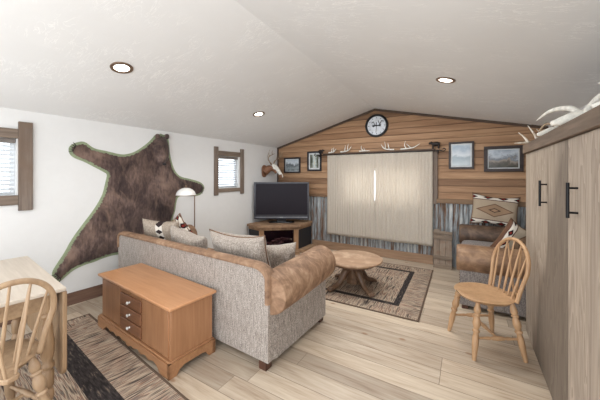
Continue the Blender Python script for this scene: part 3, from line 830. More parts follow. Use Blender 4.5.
for k in range(6):
    c0 = mid + dd * random.uniform(-0.17, 0.15) + nn * random.uniform(0.06, 0.13); a = random.uniform(-0.6, 0.6)
    e = Vector((dd.x * math.cos(a) - nn.x * math.sin(a), dd.y * math.cos(a) - nn.y * math.sin(a))) * 0.11
    z = 0.14 + 0.022 * k
    p0, p1 = q(tuple(c0 - e)), q(tuple(c0 + e))
    tube(bm, [(p0[0], p0[1], z), (p1[0], p1[1], z + random.uniform(-0.02, 0.03))], [0.024, 0.02], 9, smooth=False)
obj('fire_logs', bm, plain('charred_log', (92, 78, 70), 0.9, sc=30, var=0.35), stand, smooth=60)
GL = G('fire_glass', 0.03, 0.5); GL.b.inputs['Transmission Weight'].default_value = 1.0; GL.b.inputs['IOR'].default_value = 1.02; GL.color((210, 190, 205))
bm = nb(); panel(bm, B + dd * 0.09, C_ - dd * 0.09, 0.07, 0.42, 0.004, 0.012); obj('fire_glass', bm, GL.m, stand, smooth=0)

tv = thing('television', 'black flat screen television standing on the corner fireplace stand', 'television', (-3.10, 4.475, 0.526), R(YAW))
# screen faces local -y
bm = nb(); hw, hz0, hz1 = 0.535, 0.065, 0.785
for qd in ((-hw, hw, hz1 - 0.03, hz1), (-hw, hw, hz0, hz0 + 0.085), (-hw, -hw + 0.035, hz0 + 0.085, hz1 - 0.03), (hw - 0.035, hw, hz0 + 0.085, hz1 - 0.03)): box(bm, qd[0], qd[1], -0.02, 0.03, qd[2], qd[3])
obj('bezel', bm, plain('graphite_bezel', (56, 56, 62), 0.3, 0.2, 0.5), tv, bevel=0.005)
bm = nb(); box(bm, -hw + 0.03, hw - 0.03, -0.012, 0.02, hz0 + 0.08, hz1 - 0.025); obj('screen', bm, G('dark_screen', 0.4, 0.12).color((38, 34, 40)).m, tv, smooth=0)
bm = nb(); box(bm, -hw + 0.03, hw - 0.03, 0.028, 0.09, hz0 + 0.05, hz1 - 0.06); obj('rear_housing', bm, BLACKP, tv, bevel=0.015)
bm = nb(); box(bm, -hw + 0.03, hw - 0.03, -0.026, -0.019, hz0 + 0.028, hz0 + 0.048); obj('speaker_strip', bm, plain('silver_strip', (138, 140, 146), 0.35, 0.6), tv, bevel=0.003)
bm = nb(); box(bm, -0.03, 0.03, -0.0285, -0.0255, hz0 + 0.032, hz0 + 0.044); obj('badge', bm, plain('badge_white', (196, 198, 200), 0.4), tv, smooth=0)
bm = nb(); box(bm, -0.09, 0.09, -0.01, 0.03, 0.01, hz0 + 0.02); obj('neck', bm, BLACKP, tv, bevel=0.005)
bm = nb(); superbox(bm, 0, 0.01, 0.008, 0.50, 0.21, 0.018, 0.4, 40, 8); obj('foot', bm, BLACKP, tv, smooth=50)

# ------------------------------------------------------------ rugs
def rug(cx, cy, hw, hh, ang, m, label, skew=0):
    bm = nb(); nx, ny = 60, 50; g_ = []
    for j in range(ny + 1):
        r = []
        for i in range(nx + 1):
            x = -hw + 2 * hw * i / nx; y = -hh + 2 * hh * j / ny
            wob = 0.006 * noise.noise(Vector((x * 4, y * 4, cx)))
            r.append(bm.verts.new((x + wob * (abs(y) / hh), y + wob * (abs(x) / hw), 0.009 + 0.0015 * noise.noise(Vector((x * 5, y * 5, 1))))))
        g_.append(r)
    for j in range(ny):
        for i in range(nx): bm.faces.new((g_[j][i], g_[j][i + 1], g_[j + 1][i + 1], g_[j + 1][i]))
    ed = bmesh.ops.extrude_edge_only(bm, edges=[e for e in bm.edges if len(e.link_faces) == 1])
    for v in [a for a in ed['geom'] if isinstance(a, bmesh.types.BMVert)]: v.co.z = 0.001
    o = obj('rug', bm, m, smooth=60); o.location = (cx, cy, 0); o.rotation_euler = (0, 0, R(ang))
    tag(o, label, 'rug', 'striped woven rugs'); return o
rug(-1.49, 3.79, 1.07, 0.86, 1.0, m_rug('rag_rug_far', 1.07, 0.86, 0.235, 0.30, 'Y', 1.0), 'striped rag rug with black border line under the round coffee table')
rug(-2.47, 0.70, 0.97, 0.565, -6.0, m_rug('rag_rug_near', 0.97, 0.565, 0.25, 0.39, 'X', 5.0), 'striped rag rug with black border lying by the cedar chest and dining table')

# ------------------------------------------------------------ sofa
TWEED = m_tweed('beige_tweed', (98, 89, 83), (148, 138, 130), (190, 181, 172))
TWEEDP = m_tweed('pillow_tweed', (112, 102, 94), (160, 149, 139), (200, 190, 178))
SUEDE = m_suede('caramel_suede', (98, 74, 58), (138, 108, 85), (172, 142, 116))
DKWOOD = wood('dark_foot_wood', (60, 38, 30), (92, 62, 48), 'Z', 0.4)
sofa = thing('sofa', 'beige tweed sofa with rolled brown suede arms seen from behind', 'sofa', (-2.294, 2.136, 0), R(-2.5))
SX0, SX1 = -1.23, 1.07      # local x of the body
yb = -0.465                 # rear face
ZTOP = 0.772
PROF = [(SX0, 0.07), (SX0, 0.60)]
for k in range(9):
    a = PI - PI / 2 * k / 8; PROF.append((SX0 + 0.07 + 0.07 * math.cos(a), ZTOP - 0.07 + 0.07 * math.sin(a)))
for k in range(1, 12): PROF.append((SX0 + 0.07 + (SX1 - 0.21 - SX0) * k / 12, ZTOP))
for k in range(13):
    a = PI / 2 - PI / 2 * k / 12; PROF.append((SX1 - 0.14 + 0.14 * math.cos(a), ZTOP - 0.10 + 0.10 * math.sin(a)))
PROF += [(SX1, 0.60), (SX1, 0.07)]
bm = nb(); prism(bm, PROF, yb, yb + 0.08, 'Y'); obj('backrest', bm, TWEED, sofa, smooth=30)
bm = nb(); prev = None      # suede band wrapped over the top edge
pp = [Vector(p) for p in PROF[1:-1]] + [Vector((SX1, 0.50))]
for i, p in enumerate(pp):
    d = (pp[min(i + 1, len(pp) - 1)] - pp[max(i - 1, 0)]).normalized(); n_ = Vector((-d.y, d.x))
    cur = [bm.verts.new((p.x + n_.x * o_, y_, p.y + n_.y * o_)) for o_, y_ in ((-0.026, yb + 0.0), (-0.024, yb - 0.010), (-0.006, yb - 0.016), (0.008, yb - 0.006), (0.014, yb + 0.03), (0.013, yb + 0.05), (0.006, yb + 0.078), (-0.02, yb + 0.086))]
    if prev:
        for k in range(len(cur)): bm.faces.new((prev[k], prev[(k + 1) % len(cur)], cur[(k + 1) % len(cur)], cur[k]))
    else: bm.faces.new(cur)
    prev = cur
bm.faces.new(prev)
obj('top_band', bm, SUEDE, sofa, smooth=60)
bm = nb(); box(bm, SX0 + 0.02, SX1 - 0.02, yb + 0.081, 0.41, 0.06, 0.31); obj('base', bm, TWEED, sofa, bevel=0.02, seg=3)
for s_ in (-1, 1):
    xo = SX1 if s_ > 0 else SX0
    xi = xo - s_ * 0.2
    bm = nb(); box(bm, min(xo, xi), max(xo, xi), yb + 0.0805, 0.43, 0.05, 0.56); obj('arm_panel', bm, TWEED, sofa, bevel=0.015, seg=3)
    bm = nb(); cx = xo - (0.03 if s_ > 0 else -0.11)
    ya = yb + 0.02 if s_ > 0 else yb + 0.13
    tube(bm, [(cx + 0.012, ya, 0.562), (cx + 0.011, ya + 0.008, 0.562), (cx + 0.01, ya + 0.03, 0.563), (cx, -0.1, 0.566), (cx - 0.015, 0.2, 0.572), (cx - 0.03, 0.43, 0.577), (cx - 0.03, 0.455, 0.577), (cx - 0.03, 0.468, 0.577)], [0.140, 0.150, 0.155, 0.158, 0.16, 0.161, 0.157, 0.145], 40, smooth=False)
    obj('arm_roll', bm, SUEDE, sofa, smooth=50)
for i in range(3):
    w = (SX1 - SX0 - 0.42) / 3; x0 = SX0 + 0.21 + i * w
    bm = nb(); superbox(bm, x0 + w / 2, 0.12, 0.385, w - 0.005, 0.72, 0.16, 0.25); obj('seat_cushion', bm, SUEDE, sofa, smooth=180)
    bm = nb(); superbox(bm, x0 + w / 2, yb + 0.175, 0.55, w - 0.01, 0.17, 0.34, 0.35); obj('back_cushion', bm, TWEED, sofa, smooth=180)
for x in (SX0 + 0.06, SX1 - 0.06):
    for y in (yb + 0.04, 0.385):
        bm = nb(); prism(bm, [(x - 0.035, y - 0.035), (x + 0.035, y - 0.035), (x + 0.035, y + 0.035), (x - 0.035, y + 0.035)], 0.0, 0.07); obj('foot', bm, DKWOOD, sofa, bevel=0.004)

# pillows
def pillow(name, label, cat, loc, w, h, th, rot, m, group=None, piping=None, wr=0.0, seed=0):
    """pillow stands in local xz plane, thickness along y"""
    t = thing(name, label, cat, loc, 0, group); t.rotation_euler = [R(a) for a in rot]
    bm = nb(); n = 34; F = []; B_ = []
    for j in range(n + 1):
        rf = []; rb = []
        for i in range(n + 1):
            u = -1 + 2 * i / n; v = -1 + 2 * j / n
            pin = 1 - 0.21 * (1 - u * u) * abs(v) ** 3; pin2 = 1 - 0.08 * (1 - v * v) * abs(u) ** 3
            x = u * w / 2 * pin2; z = v * h / 2 * pin
            k = max(0, (1 - u ** 4) * (1 - v ** 4)) ** 0.55
            wrk = wr * noise.noise(Vector((u * 1.7 + seed, v * 1.7, seed))) * k
            rf.append(bm.verts.new((x, -th / 2 * k + wrk, z)))
            rb.append(rf[-1] if (i in (0, n) or j in (0, n)) else bm.verts.new((x, th / 2 * k + wrk, z)))
        F.append(rf); B_.append(rb)
    for j in range(n):
        for i in range(n):
            bm.faces.new((F[j][i], F[j][i + 1], F[j + 1][i + 1], F[j + 1][i]))
            try: bm.faces.new((B_[j][i], B_[j + 1][i], B_[j + 1][i + 1], B_[j][i + 1]))
            except ValueError: pass
    loop = [F[0][i].co.copy() for i in range(n)] + [F[j][n].co.copy() for j in range(n)] + [F[n][n - i].co.copy() for i in range(n)] + [F[n - j][0].co.copy() for j in range(n)]
    obj('cover', bm, m, t, smooth=180)
    if piping:
        bm = nb(); tube(bm, loop + [loop[0]], 0.006, 6, 1, smooth=False); obj('piping', bm, piping, t, smooth=180)
    return t

def m_aztec(name, hw, hh, ground=(178, 160, 138), vert=False):
    g = G(name, 0.92, 0.12)
    x, y, z = g.xyz()
    u = g.M('DIVIDE', x, hw); v = g.M('DIVIDE', z, hh)
    if vert: u, v = v, u
    av = g.M('ABSOLUTE', v); au = g.M('ABSOLUTE', u)
    base = g.mix(g.noise(g.mapg((90, 90, 90)), 1, 3), tuple(c * 0.88 for c in ground), ground)
    # centre diamond
    d = g.M('ADD', g.M('DIVIDE', au, 0.78), g.M('DIVIDE', av, 0.42))
    c = g.mix(g.M('LESS_THAN', d, 1.0), base, (112, 86, 70))
    c = g.mix(g.M('LESS_THAN', d, 0.86), c, (150, 124, 100))
    c = g.mix(g.M('LESS_THAN', d, 0.34), c, (74, 56, 50))
    c = g.mix(g.M('LESS_THAN', d, 0.22), c, (160, 130, 104))
    # end bands
    b = g.M('GREATER_THAN', av, 0.60)
    c = g.mix(b, c, (96, 70, 60))
    b2 = g.M('MULTIPLY', g.M('GREATER_THAN', av, 0.65), g.M('LESS_THAN', av, 0.90))
    c = g.mix(b2, c, (216, 208, 196))
    fu = g.M('ABSOLUTE', g.M('SUBTRACT', g.M('FRACT', g.M('MULTIPLY', u, 1.6)), 0.5))
    dv = g.M('DIVIDE', g.M('ABSOLUTE', g.M('SUBTRACT', av, 0.775)), 0.115)
    dm = g.M('ADD', g.M('DIVIDE', fu, 0.34), dv)
    c = g.mix(g.M('MULTIPLY', b2, g.M('LESS_THAN', dm, 1.0)), c, (40, 36, 38))
    c = g.mix(g.M('MULTIPLY', b2, g.M('LESS_THAN', dm, 0.5)), c, (120, 44, 40))
    c = g.mix(g.M('GREATER_THAN', av, 0.94), c, (104, 76, 60))
    g.color(c); g.bump(g.noise(g.mapg((160, 160, 160)), 1, 2), 0.002, 0.5)
    return g.m
def m_stripe(name):
    g = G(name, 0.92, 0.12)
    x, y, z = g.xyz()
    w = g.M('ADD', x, g.M('MULTIPLY', z, 0.35))
    c = g.ramp(g.noise(g.co(), 140, 3, 0.7), [(0.38, (126, 112, 100)), (0.62, (192, 178, 162))])
    b = g.M('MULTIPLY', g.M('GREATER_THAN', w, 0.02), g.M('LESS_THAN', w, 0.10))
    c = g.mix(b, c, (216, 208, 198))
    zz = g.M('ABSOLUTE', g.M('SUBTRACT', g.M('FRACT', g.M('MULTIPLY', z, 14)), 0.5))
    c = g.mix(g.M('MULTIPLY', b, g.M('LESS_THAN', g.M('ADD', zz, g.M('MULTIPLY', g.M('ABSOLUTE', g.M('SUBTRACT', w, 0.06)), 8)), 0.36)), c, (56, 46, 46))
    g.color(c); return g.m
BRPIPE = plain('brown_piping', (112, 84, 64), 0.8)
PG = 'throw pillows on the sofa'
def pillow_at(label, A, B, h, th, lean, m, group, piping=None, wr=0.03, seed=0):
    """pillow whose two upper tips are at A and B, lower edge pushed lean forward (away from the backrest)"""
    A = Vector(A); B = Vector(B); X = (B - A).normalized(); fw = Vector((-X.y, X.x, 0)).normalized()
    Z = (Vector((0, 0, 1)) - fw * lean); Z = (Z - X * Z.dot(X)).normalized(); Y = Z.cross(X)
    t = pillow('throw_pillow', label, 'pillow', (0, 0, 0), (B - A).length, h, th, (0, 0, 0), m, group, piping, wr, seed)
    t.matrix_world = Matrix.Translation((A + B) / 2 - Z * h / 2) @ Matrix((X, Y, Z)).transposed().to_4x4()
    return t
pillow_at('beige pillow with woven stripe band at the far left end of the sofa', (-3.409, 1.93, 0.924), (-2.98, 2.13, 0.90), 0.46, 0.17, 0.3, m_stripe('stripe_pillow'), PG, None, 0.03, 1)
pillow_at('patterned pillow showing only its black and white striped corner behind the tweed pillows', (-3.123, 2.25, 0.965), (-2.90, 2.38, 0.62), 0.42, 0.14, 0.15, m_aztec('stripe_pillow_b', 0.20, 0.21), PG, BRPIPE, 0.02, 2)
pillow_at('plain beige tweed pillow second from the left on the sofa', (-2.885, 1.96, 0.885), (-2.35, 1.99, 0.80), 0.44, 0.18, 0.3, TWEEDP, PG, None, 0.035, 3)
pillow_at('largest tweed pillow standing near the right end of the sofa', (-2.236, 1.95, 0.90), (-1.53, 1.95, 0.915), 0.46, 0.19, 0.3, TWEEDP, PG, BRPIPE, 0.035, 4)
pillow_at('small grey tweed pillow leaning against the right suede arm of the sofa', (-1.722, 2.17, 0.765), (-1.48, 2.40, 0.775), 0.34, 0.15, 0.2, TWEEDP, PG, None, 0.03, 5)

# ------------------------------------------------------------ cedar chest
CH = wood('honey_maple_chest', (132, 90, 60), (170, 126, 90), 'X', 0.38, spec=0.45, contrast=0.22)
CHT = wood('honey_maple_chest_top', (170, 120, 82), (202, 152, 112), 'X', 0.3, spec=0.5, contrast=0.25)
CHZ = wood('honey_maple_chest_upright', (132, 90, 60), (166, 122, 88), 'Z', 0.38, spec=0.45, contrast=0.22)
CHD = wood('chest_drawer_front', (106, 70, 50), (138, 96, 68), 'X', 0.4)
chest = thing('cedar_chest', 'honey brown wooden chest with three small drawers behind the sofa', 'chest', (-2.401, 1.457, 0), R(-4.0))
cw, cd, chh = 0.605, 0.188, 0.505
bm = nb(); prism(bm, [(-cw - 0.02, -cd - 0.018), (cw + 0.02, -cd - 0.018), (cw + 0.02, cd + 0.012), (-cw - 0.02, cd + 0.012)], chh - 0.024, chh); obj('lid', bm, CHT, chest, bevel=0.008, seg=3)
bm = nb(); box(bm, -cw + 0.012, cw - 0.012, -cd + 0.01, cd - 0.008, 0.10, chh - 0.024); obj('body', bm, CHZ, chest, bevel=0.004)
for a, b in ((-cw + 0.035, -0.2), (0.2, cw - 0.035)):
    bm = nb(); box(bm, a, b, -cd + 0.003, -cd + 0.012, 0.125, chh - 0.04); obj('front_panel', bm, CHZ, chest, bevel=0.003)
bm = nb(); box(bm, -0.178, 0.178, -cd + 0.002, -cd + 0.012, chh - 0.062, chh - 0.034); obj('lock_rail', bm, CH, chest, bevel=0.003)
bm = nb(); disc(bm, (0, -cd + 0.003, chh - 0.048), (0, -1, 0), 0.008, 0.003, 16); obj('lock', bm, plain('brass', (150, 120, 70), 0.3, 0.9), chest, smooth=0)
KNOB = plain('white_porcelain', (232, 230, 226), 0.2, spec=0.6)
for k in range(3):
    z1 = chh - 0.072 - k * 0.104; z0 = z1 - 0.092
    dr = obj('drawer', (lambda b: (box(b, -0.178, 0.178, -cd - 0.006, -cd + 0.012, z0, z1), b)[1])(nb()), CHD, chest, bevel=0.005)
    bm = nb(); turned(bm, (0, -cd - 0.005, (z0 + z1) / 2), (0, -cd - 0.032, (z0 + z1) / 2), [(0, 0.009), (0.35, 0.006), (0.5, 0.010), (0.8, 0.014), (0.95, 0.010), (1, 0.002)], 16); obj('knob', bm, KNOB, dr, smooth=60)
# bracket base with scalloped apron
def scallop(L, n=80):
    pts = [(-L, 0.0), (-L, 0.105), (L, 0.105), (L, 0.0)]
    foot = 0.12; out = []
    for i in range(n + 1):
        x = L - 2 * L * i / n; a = abs(x)
        if a > L - foot: z = 0.0
        else:
            t = (L - foot - a) / 0.10
            if t < 1: z = 0.058 * math.sin(t * PI / 2) ** 0.7
            else: z = 0.050 + 0.008 * math.cos((L - foot - 0.10 - a) * 2 * PI / 0.12)
            if a < 0.05: z = max(0.03, 0.05 - 0.02 * math.cos(a / 0.05 * PI / 2))
        out.append((x, z))
    return [(-L, 0.105), (L, 0.105)] + out
bm = nb(); prism(bm, scallop(cw + 0.012), -cd - 0.02, -cd + 0.004, 'Y'); obj('base_front', bm, CH, chest, smooth=0, bevel=0.002)
bm = nb(); prism(bm, scallop(cw + 0.012), cd - 0.02, cd + 0.004, 'Y'); obj('base_back', bm, CH, chest, smooth=0)
for s_ in (-1, 1):
    L = cd + 0.004; foot = 0.09
    pts = [(-L - 0.016, 0.105), (L, 0.105), (L, 0.0), (L - 0.06, 0.0), (L - 0.085, 0.04), (L - 0.12, 0.052), (-L + 0.11, 0.052), (-L + 0.07, 0.035), (-L + 0.045, 0.0), (-L - 0.016, 0.0)]
    xo = (cw + 0.012) * s_; bm = nb(); prism(bm, pts, min(xo, xo - 0.022 * s_), max(xo, xo - 0.022 * s_), 'X'); obj('base_side', bm, CH, chest, smooth=0, bevel=0.002)
bm = nb(); box(bm, -cw - 0.004, cw + 0.004, -cd - 0.012, cd, 0.104, 0.118); obj('base_moulding', bm, CH, chest, bevel=0.006, seg=3)

# ------------------------------------------------------------ round coffee table
CT = wood('worn_oak_top', (132, 104, 82), (182, 150, 122), 'X', 0.5, contrast=0.24, stain=(196, 168, 142), stainscale=6)
CTL = wood('oak_pedestal', (78, 58, 45), (122, 94, 72), 'Z', 0.4, spec=0.45)
ct = thing('coffee_table', 'low round oak pedestal coffee table with four clawed feet on the rug', 'coffee table', (-1.265, 3.44, 0.009), R(8))
bm = nb(); turned(bm, (0, 0, 0.345), (0, 0, 0.378), [(0, 0.345), (0.15, 0.362), (0.6, 0.372), (0.9, 0.368), (1, 0.360)], 64); obj('tabletop', bm, CT, ct, smooth=40)
bm = nb(); turned(bm, (0, 0, 0.312), (0, 0, 0.346), [(0, 0.295), (0.1, 0.30), (1, 0.305)], 56); obj('apron', bm, CTL, ct, smooth=40)
bm = nb(); turned(bm, (0, 0, 0.05), (0, 0, 0.315), [(0, 0.05), (0.03, 0.088), (0.2, 0.088), (0.26, 0.076), (0.9, 0.078), (1, 0.11)], 8); obj('pedestal', bm, CTL, ct, smooth=20)
for k in range(4):
    a = R(49 + 90 * k)
    bm = nb(); M = Matrix.Rotation(a, 4, 'Z')
    pts = [(0.05, 0, 0.22), (0.11, 0, 0.215), (0.16, 0, 0.15), (0.21, 0, 0.085), (0.27, 0, 0.05), (0.315, 0, 0.035)]
    tube(bm, [M @ Vector(p) for p in pts], [0.042, 0.05, 0.042, 0.034, 0.031, 0.033], 12, 5)
    lg = obj('leg', bm, CTL, ct, smooth=180)
    bm = nb()
    for t_ in (-1, 0, 1):
        tube(bm, [M @ Vector((0.305, 0.014 * t_, 0.038)), M @ Vector((0.345, 0.024 * t_, 0.032)), M @ Vector((0.372, 0.028 * t_, 0.010))], [0.023, 0.022, 0.010], 8, 4)
    obj('claw_foot', bm, CTL, lg, smooth=180)

# ------------------------------------------------------------ Windsor chairs
def legprof(top, bot):
    return [(t_, r_ * 1.1) for t_, r_ in ((0, 0.013), (0.06, 0.016), (0.10, 0.021), (0.16, 0.024), (0.2, 0.017), (0.215, 0.024), (0.235, 0.024), (0.25, 0.016), (0.31, 0.024), (0.38, 0.027), (0.44, 0.020), (0.47, 0.015), (0.485, 0.024), (0.51, 0.024), (0.53, 0.016), (0.6, 0.021), (0.72, 0.022), (0.9, 0.016), (1.0, 0.0125))]
def windsor(label, loc, rotz, m, group, hoopw=0.208, apex=0.905):
    t = thing('windsor_chair', label, 'chair', loc, rotz, group)
    # saddle seat, local +y is the front
    bm = nb(); nr, ns = 12, 64; top = []; bot = []
    def outl(a):
        c, s = math.cos(a), math.sin(a)
        w = 0.225 if s > -0.2 else 0.225 - 0.045 * (-s - 0.2)
        x = math.copysign(abs(c) ** 0.72, c) * w; y = math.copysign(abs(s) ** 0.82, s) * (0.21 if s > 0 else 0.205)
        if s > 0: y += 0.012 * math.cos(x / 0.225 * PI)
        return x, y
    for r in range(nr + 1):
        f = r / nr; rt = []; rb = []
        for k in range(ns):
            x, y = outl(2 * PI * k / ns); x *= f; y *= f
            dish = -0.014 * (1 - f ** 2) ; pom = 0.010 * math.exp(-(x / 0.04) ** 2) * max(0, y / 0.2)
            edge = -0.008 * max(0, (f - 0.9) / 0.1) ** 2
            if y > 0.12: edge -= 0.010 * (abs(x) / 0.2) * (y - 0.12) / 0.09
            rt.append(bm.verts.new((x, y, 0.458 + dish + pom + edge))); 
            kk = 1 - 0.10 * max(0, (f - 0.5) * 2)
            rb.append(bm.verts.new((x * kk, y * kk, 0.420 + 0.004 * f)))
        top.append(rt); bot.append(rb)
    for r in range(nr):
        for k in range(ns):
            k2 = (k + 1) % ns
            if r == 0:
                continue
            bm.faces.new((top[r][k], top[r][k2], top[r + 1][k2], top[r + 1][k])); bm.faces.new((bot[r][k], bot[r + 1][k], bot[r + 1][k2], bot[r][k2]))
    bm.faces.new(top[1]); bm.faces.new(list(reversed(bot[1])))
    for k in range(ns):
        k2 = (k + 1) % ns; bm.faces.new((top[nr][k], top[nr][k2], bot[nr][k2], bot[nr][k]))
    bmesh.ops.delete(bm, geom=[v for v in bm.verts if not v.link_faces], context='VERTS')
    obj('seat', bm, m, t, smooth=50)
    # bob tail
    bm = nb(); prism(bm, [(-0.045, -0.15), (0.045, -0.15), (0.032, -0.262), (0.02, -0.275), (-0.02, -0.275), (-0.032, -0.262)], 0.424, 0.450); obj('tail_block', bm, m, t, bevel=0.005)
    feet = {}
    for sx in (-1, 1):
        for sy in (-1, 1):
            a = Vector((0.145 * sx, 0.13 * sy, 0.43)); b = Vector((0.208 * sx, (0.195 if sy > 0 else -0.192), 0.0)); feet[(sx, sy)] = (a, b)
            bm = nb(); turned(bm, a, b, legprof(0, 0), 16); obj('leg', bm, m, t, smooth=60)
    def at(sx, sy, f): a, b = feet[(sx, sy)]; return a.lerp(b, f)
    sp = [(0, 0.009), (0.2, 0.010), (0.3, 0.013), (0.34, 0.009), (0.37, 0.014), (0.5, 0.018), (0.63, 0.014), (0.66, 0.009), (0.7, 0.013), (0.8, 0.010), (1, 0.009)]
    for sx in (-1, 1):
        bm = nb(); turned(bm, at(sx, 1, 0.62), at(sx, -1, 0.62), sp, 12); obj('side_stretcher', bm, m, t, smooth=60)
    c0 = at(-1, 1, 0.62).lerp(at(-1, -1, 0.62), 0.5); c1 = at(1, 1, 0.62).lerp(at(1, -1, 0.62), 0.5)
    bm = nb(); turned(bm, c0, c1, sp, 12); obj('cross_stretcher', bm, m, t, smooth=60)
    # hoop
    lean = 0.22
    def H(x, z): return Vector((x, -0.152 - lean * (z - 0.455), z))
    hw = hoopw; zs = apex - hw * 1.0
    P = [H(-0.172, 0.44), H(-0.184, 0.55), H(-hw + 0.003, 0.66)]
    for k in range(11):
        a = PI - PI * k / 10; P.append(H(hw * math.cos(a), zs + (apex - zs) * math.sin(a)))
    P += [H(hw - 0.003, 0.66), H(0.184, 0.55), H(0.172, 0.44)]
    bm = nb(); tube(bm, P, 0.0148, 12, 5); obj('hoop_back', bm, m, t, smooth=180)
    def hz(x):
        x = min(abs(x), hw * 0.999); return zs + (apex - zs) * math.sqrt(1 - (x / hw) ** 2)
    for i in range(5):
        f = (i - 2) / 2; xb = 0.118 * f; xt = 0.168 * f
        a = Vector((xb, -0.142 - 0.012 * (1 - f * f), 0.445)); b = H(xt, hz(xt) - 0.004)
        bm = nb(); turned(bm, a, b, [(0, 0.0065), (0.25, 0.0095), (0.4, 0.009), (1, 0.0055)], 10); obj('spindle', bm, m, t, smooth=60)
    for s_ in (-1, 1):
        b = H(0.085 * s_, hz(0.085) - 0.004); a = Vector((0.018 * s_, -0.255, 0.445))
        bm = nb(); turned(bm, a, b, [(0, 0.0065), (0.3, 0.0095), (1, 0.0055)], 10); obj('brace_spindle', bm, m, t, smooth=60)
    return t
MAPLE = wood('honey_maple_chair', (158, 122, 88), (200, 162, 124), 'Z', 0.42, spec=0.4, contrast=0.25)
OAKC = wood('aged_maple_chair', (138, 112, 86), (184, 156, 126), 'Z', 0.45, spec=0.4, contrast=0.25)
CG = 'hoop back windsor chairs'
windsor('honey maple hoop back Windsor chair standing alone beside the wall bed cabinet', (0.125, 2.845, 0), R(117.4), MAPLE, CG)
windsor('weathered hoop back Windsor chair pushed in at the dining table', (-2.175, 0.395, 0.011), R(101), OAKC, CG)

# ------------------------------------------------------------ drop leaf dining table
DT = wood('bleached_table_top', (172, 158, 142), (208, 197, 183), 'X', 0.45, contrast=0.3)
DTB = wood('dining_table_frame', (138, 112, 86), (174, 146, 114), 'X', 0.5)
DTZ = wood('dining_table_legs', (132, 106, 80), (170, 140, 108), 'Z', 0.45)
dt = thing('dining_table', 'drop leaf dining table with pale worn top, leaf hanging down', 'table', (-2.695, 0.49, 0.011), R(-6))
tw, td = 0.56, 0.30
bm = nb(); box(bm, -tw, tw, -td, td, 0.728, 0.750); obj('tabletop', bm, DT, dt, bevel=0.005, seg=3)
bm = nb()
def leaf(bm, y0, y1):
    z1, z0, r = 0.726, 0.20, 0.07; pts = [(-tw, z1), (tw, z1)]
    for k in range(7): a = R(90 * k / 6); pts.append((tw - r + r * math.cos(a), z0 + r - r * math.sin(a)))
    for k in range(7): a = R(90 * k / 6); pts.append((-tw + r - r * math.sin(a), z0 + r - r * math.cos(a)))
    prism(bm, pts, y0, y1, 'Y')
leaf(bm, td - 0.018, td + 0.004); obj('drop_leaf', bm, DTZ, dt, smooth=30, bevel=0.004)
bm = nb(); box(bm, tw - 0.10, tw - 0.08, -td + 0.05, td - 0.06, 0.62, 0.728); box(bm, -tw + 0.08, -tw + 0.10, -td + 0.05, td - 0.06, 0.62, 0.728)
box(bm, -tw + 0.10, tw - 0.10, -td + 0.05, -td + 0.07, 0.62, 0.728); box(bm, -tw + 0.10, tw - 0.10, td - 0.08, td - 0.06, 0.62, 0.728); obj('apron', bm, DTB, dt, bevel=0.003)
TL = [(0, 0.027), (0.16, 0.027), (0.165, 0.02), (0.185, 0.032), (0.2, 0.032), (0.22, 0.02), (0.3, 0.026), (0.42, 0.035), (0.52, 0.033), (0.58, 0.022), (0.60, 0.034), (0.625, 0.034), (0.64, 0.022), (0.66, 0.032), (0.78, 0.032), (0.80, 0.022), (0.82, 0.030), (0.86, 0.034), (0.92, 0.022), (0.95, 0.028), (1.0, 0.018)]
for sx in (-1, 1):
    for sy in (-1, 1):
        bm = nb(); x, y = (tw - 0.07) * sx, (td - 0.075) * sy
        turned(bm, (x, y, 0.728), (x, y, 0.0), TL, 20); obj('leg', bm, DTZ, dt, smooth=60)

# ------------------------------------------------------------ floor lamp
lp = thing('floor_lamp', 'slim metal floor lamp with white dome glass shade before the bear hide', 'floor lamp', (-3.40, 2.69, 0))
bm = nb(); turned(bm, (0, 0, 0), (0, 0, 0.035), [(0, 0.12), (0.3, 0.125), (0.7, 0.09), (1, 0.02)], 32); obj('base', bm, BRONZE, lp, smooth=40)
bm = nb(); tube(bm, [(0, 0, 0.02), (0, 0, 1.19)], 0.008, 10, smooth=False); obj('pole', bm, BRONZE, lp, smooth=60)
sc0 = Vector((-0.015, -0.135, 1.165))
bm = nb(); tube(bm, [(0, 0, 1.185), sc0 + Vector((0, 0, 0.02))], 0.006, 8, smooth=False); obj('arm', bm, BRONZE, lp, smooth=60)
SHADE = G('opal_glass', 0.2, 0.5).color((236, 234, 230)); 
SHADE = SHADE.m
bm = nb(); prof = [(R(8 * k)) for k in range(12)]
turned(bm, sc0, sc0 + Vector((0, 0, 0.105)), [(0, 0.134)] + [(math.sin(R(a)), 0.132 * math.cos(R(a))) for a in range(8, 90, 8)] + [(1.0, 0.012)], 32); obj('shade', bm, SHADE, lp, smooth=50)
bm = nb(); ring(bm, sc0 - Vector((0, 0, 0.005)), (0, 0, 1), 0.126, 0.138, 0.008, 40); obj('shade_rim', bm, BRONZE, lp, smooth=40)
bm = nb(); turned(bm, sc0 + Vector((0, 0, 0.10)), sc0 + Vector((0, 0, 0.145)), [(0, 0.014), (0.3, 0.018), (0.5, 0.01), (0.8, 0.013), (1, 0.003)], 14); obj('finial', bm, BRONZE, lp, smooth=50)

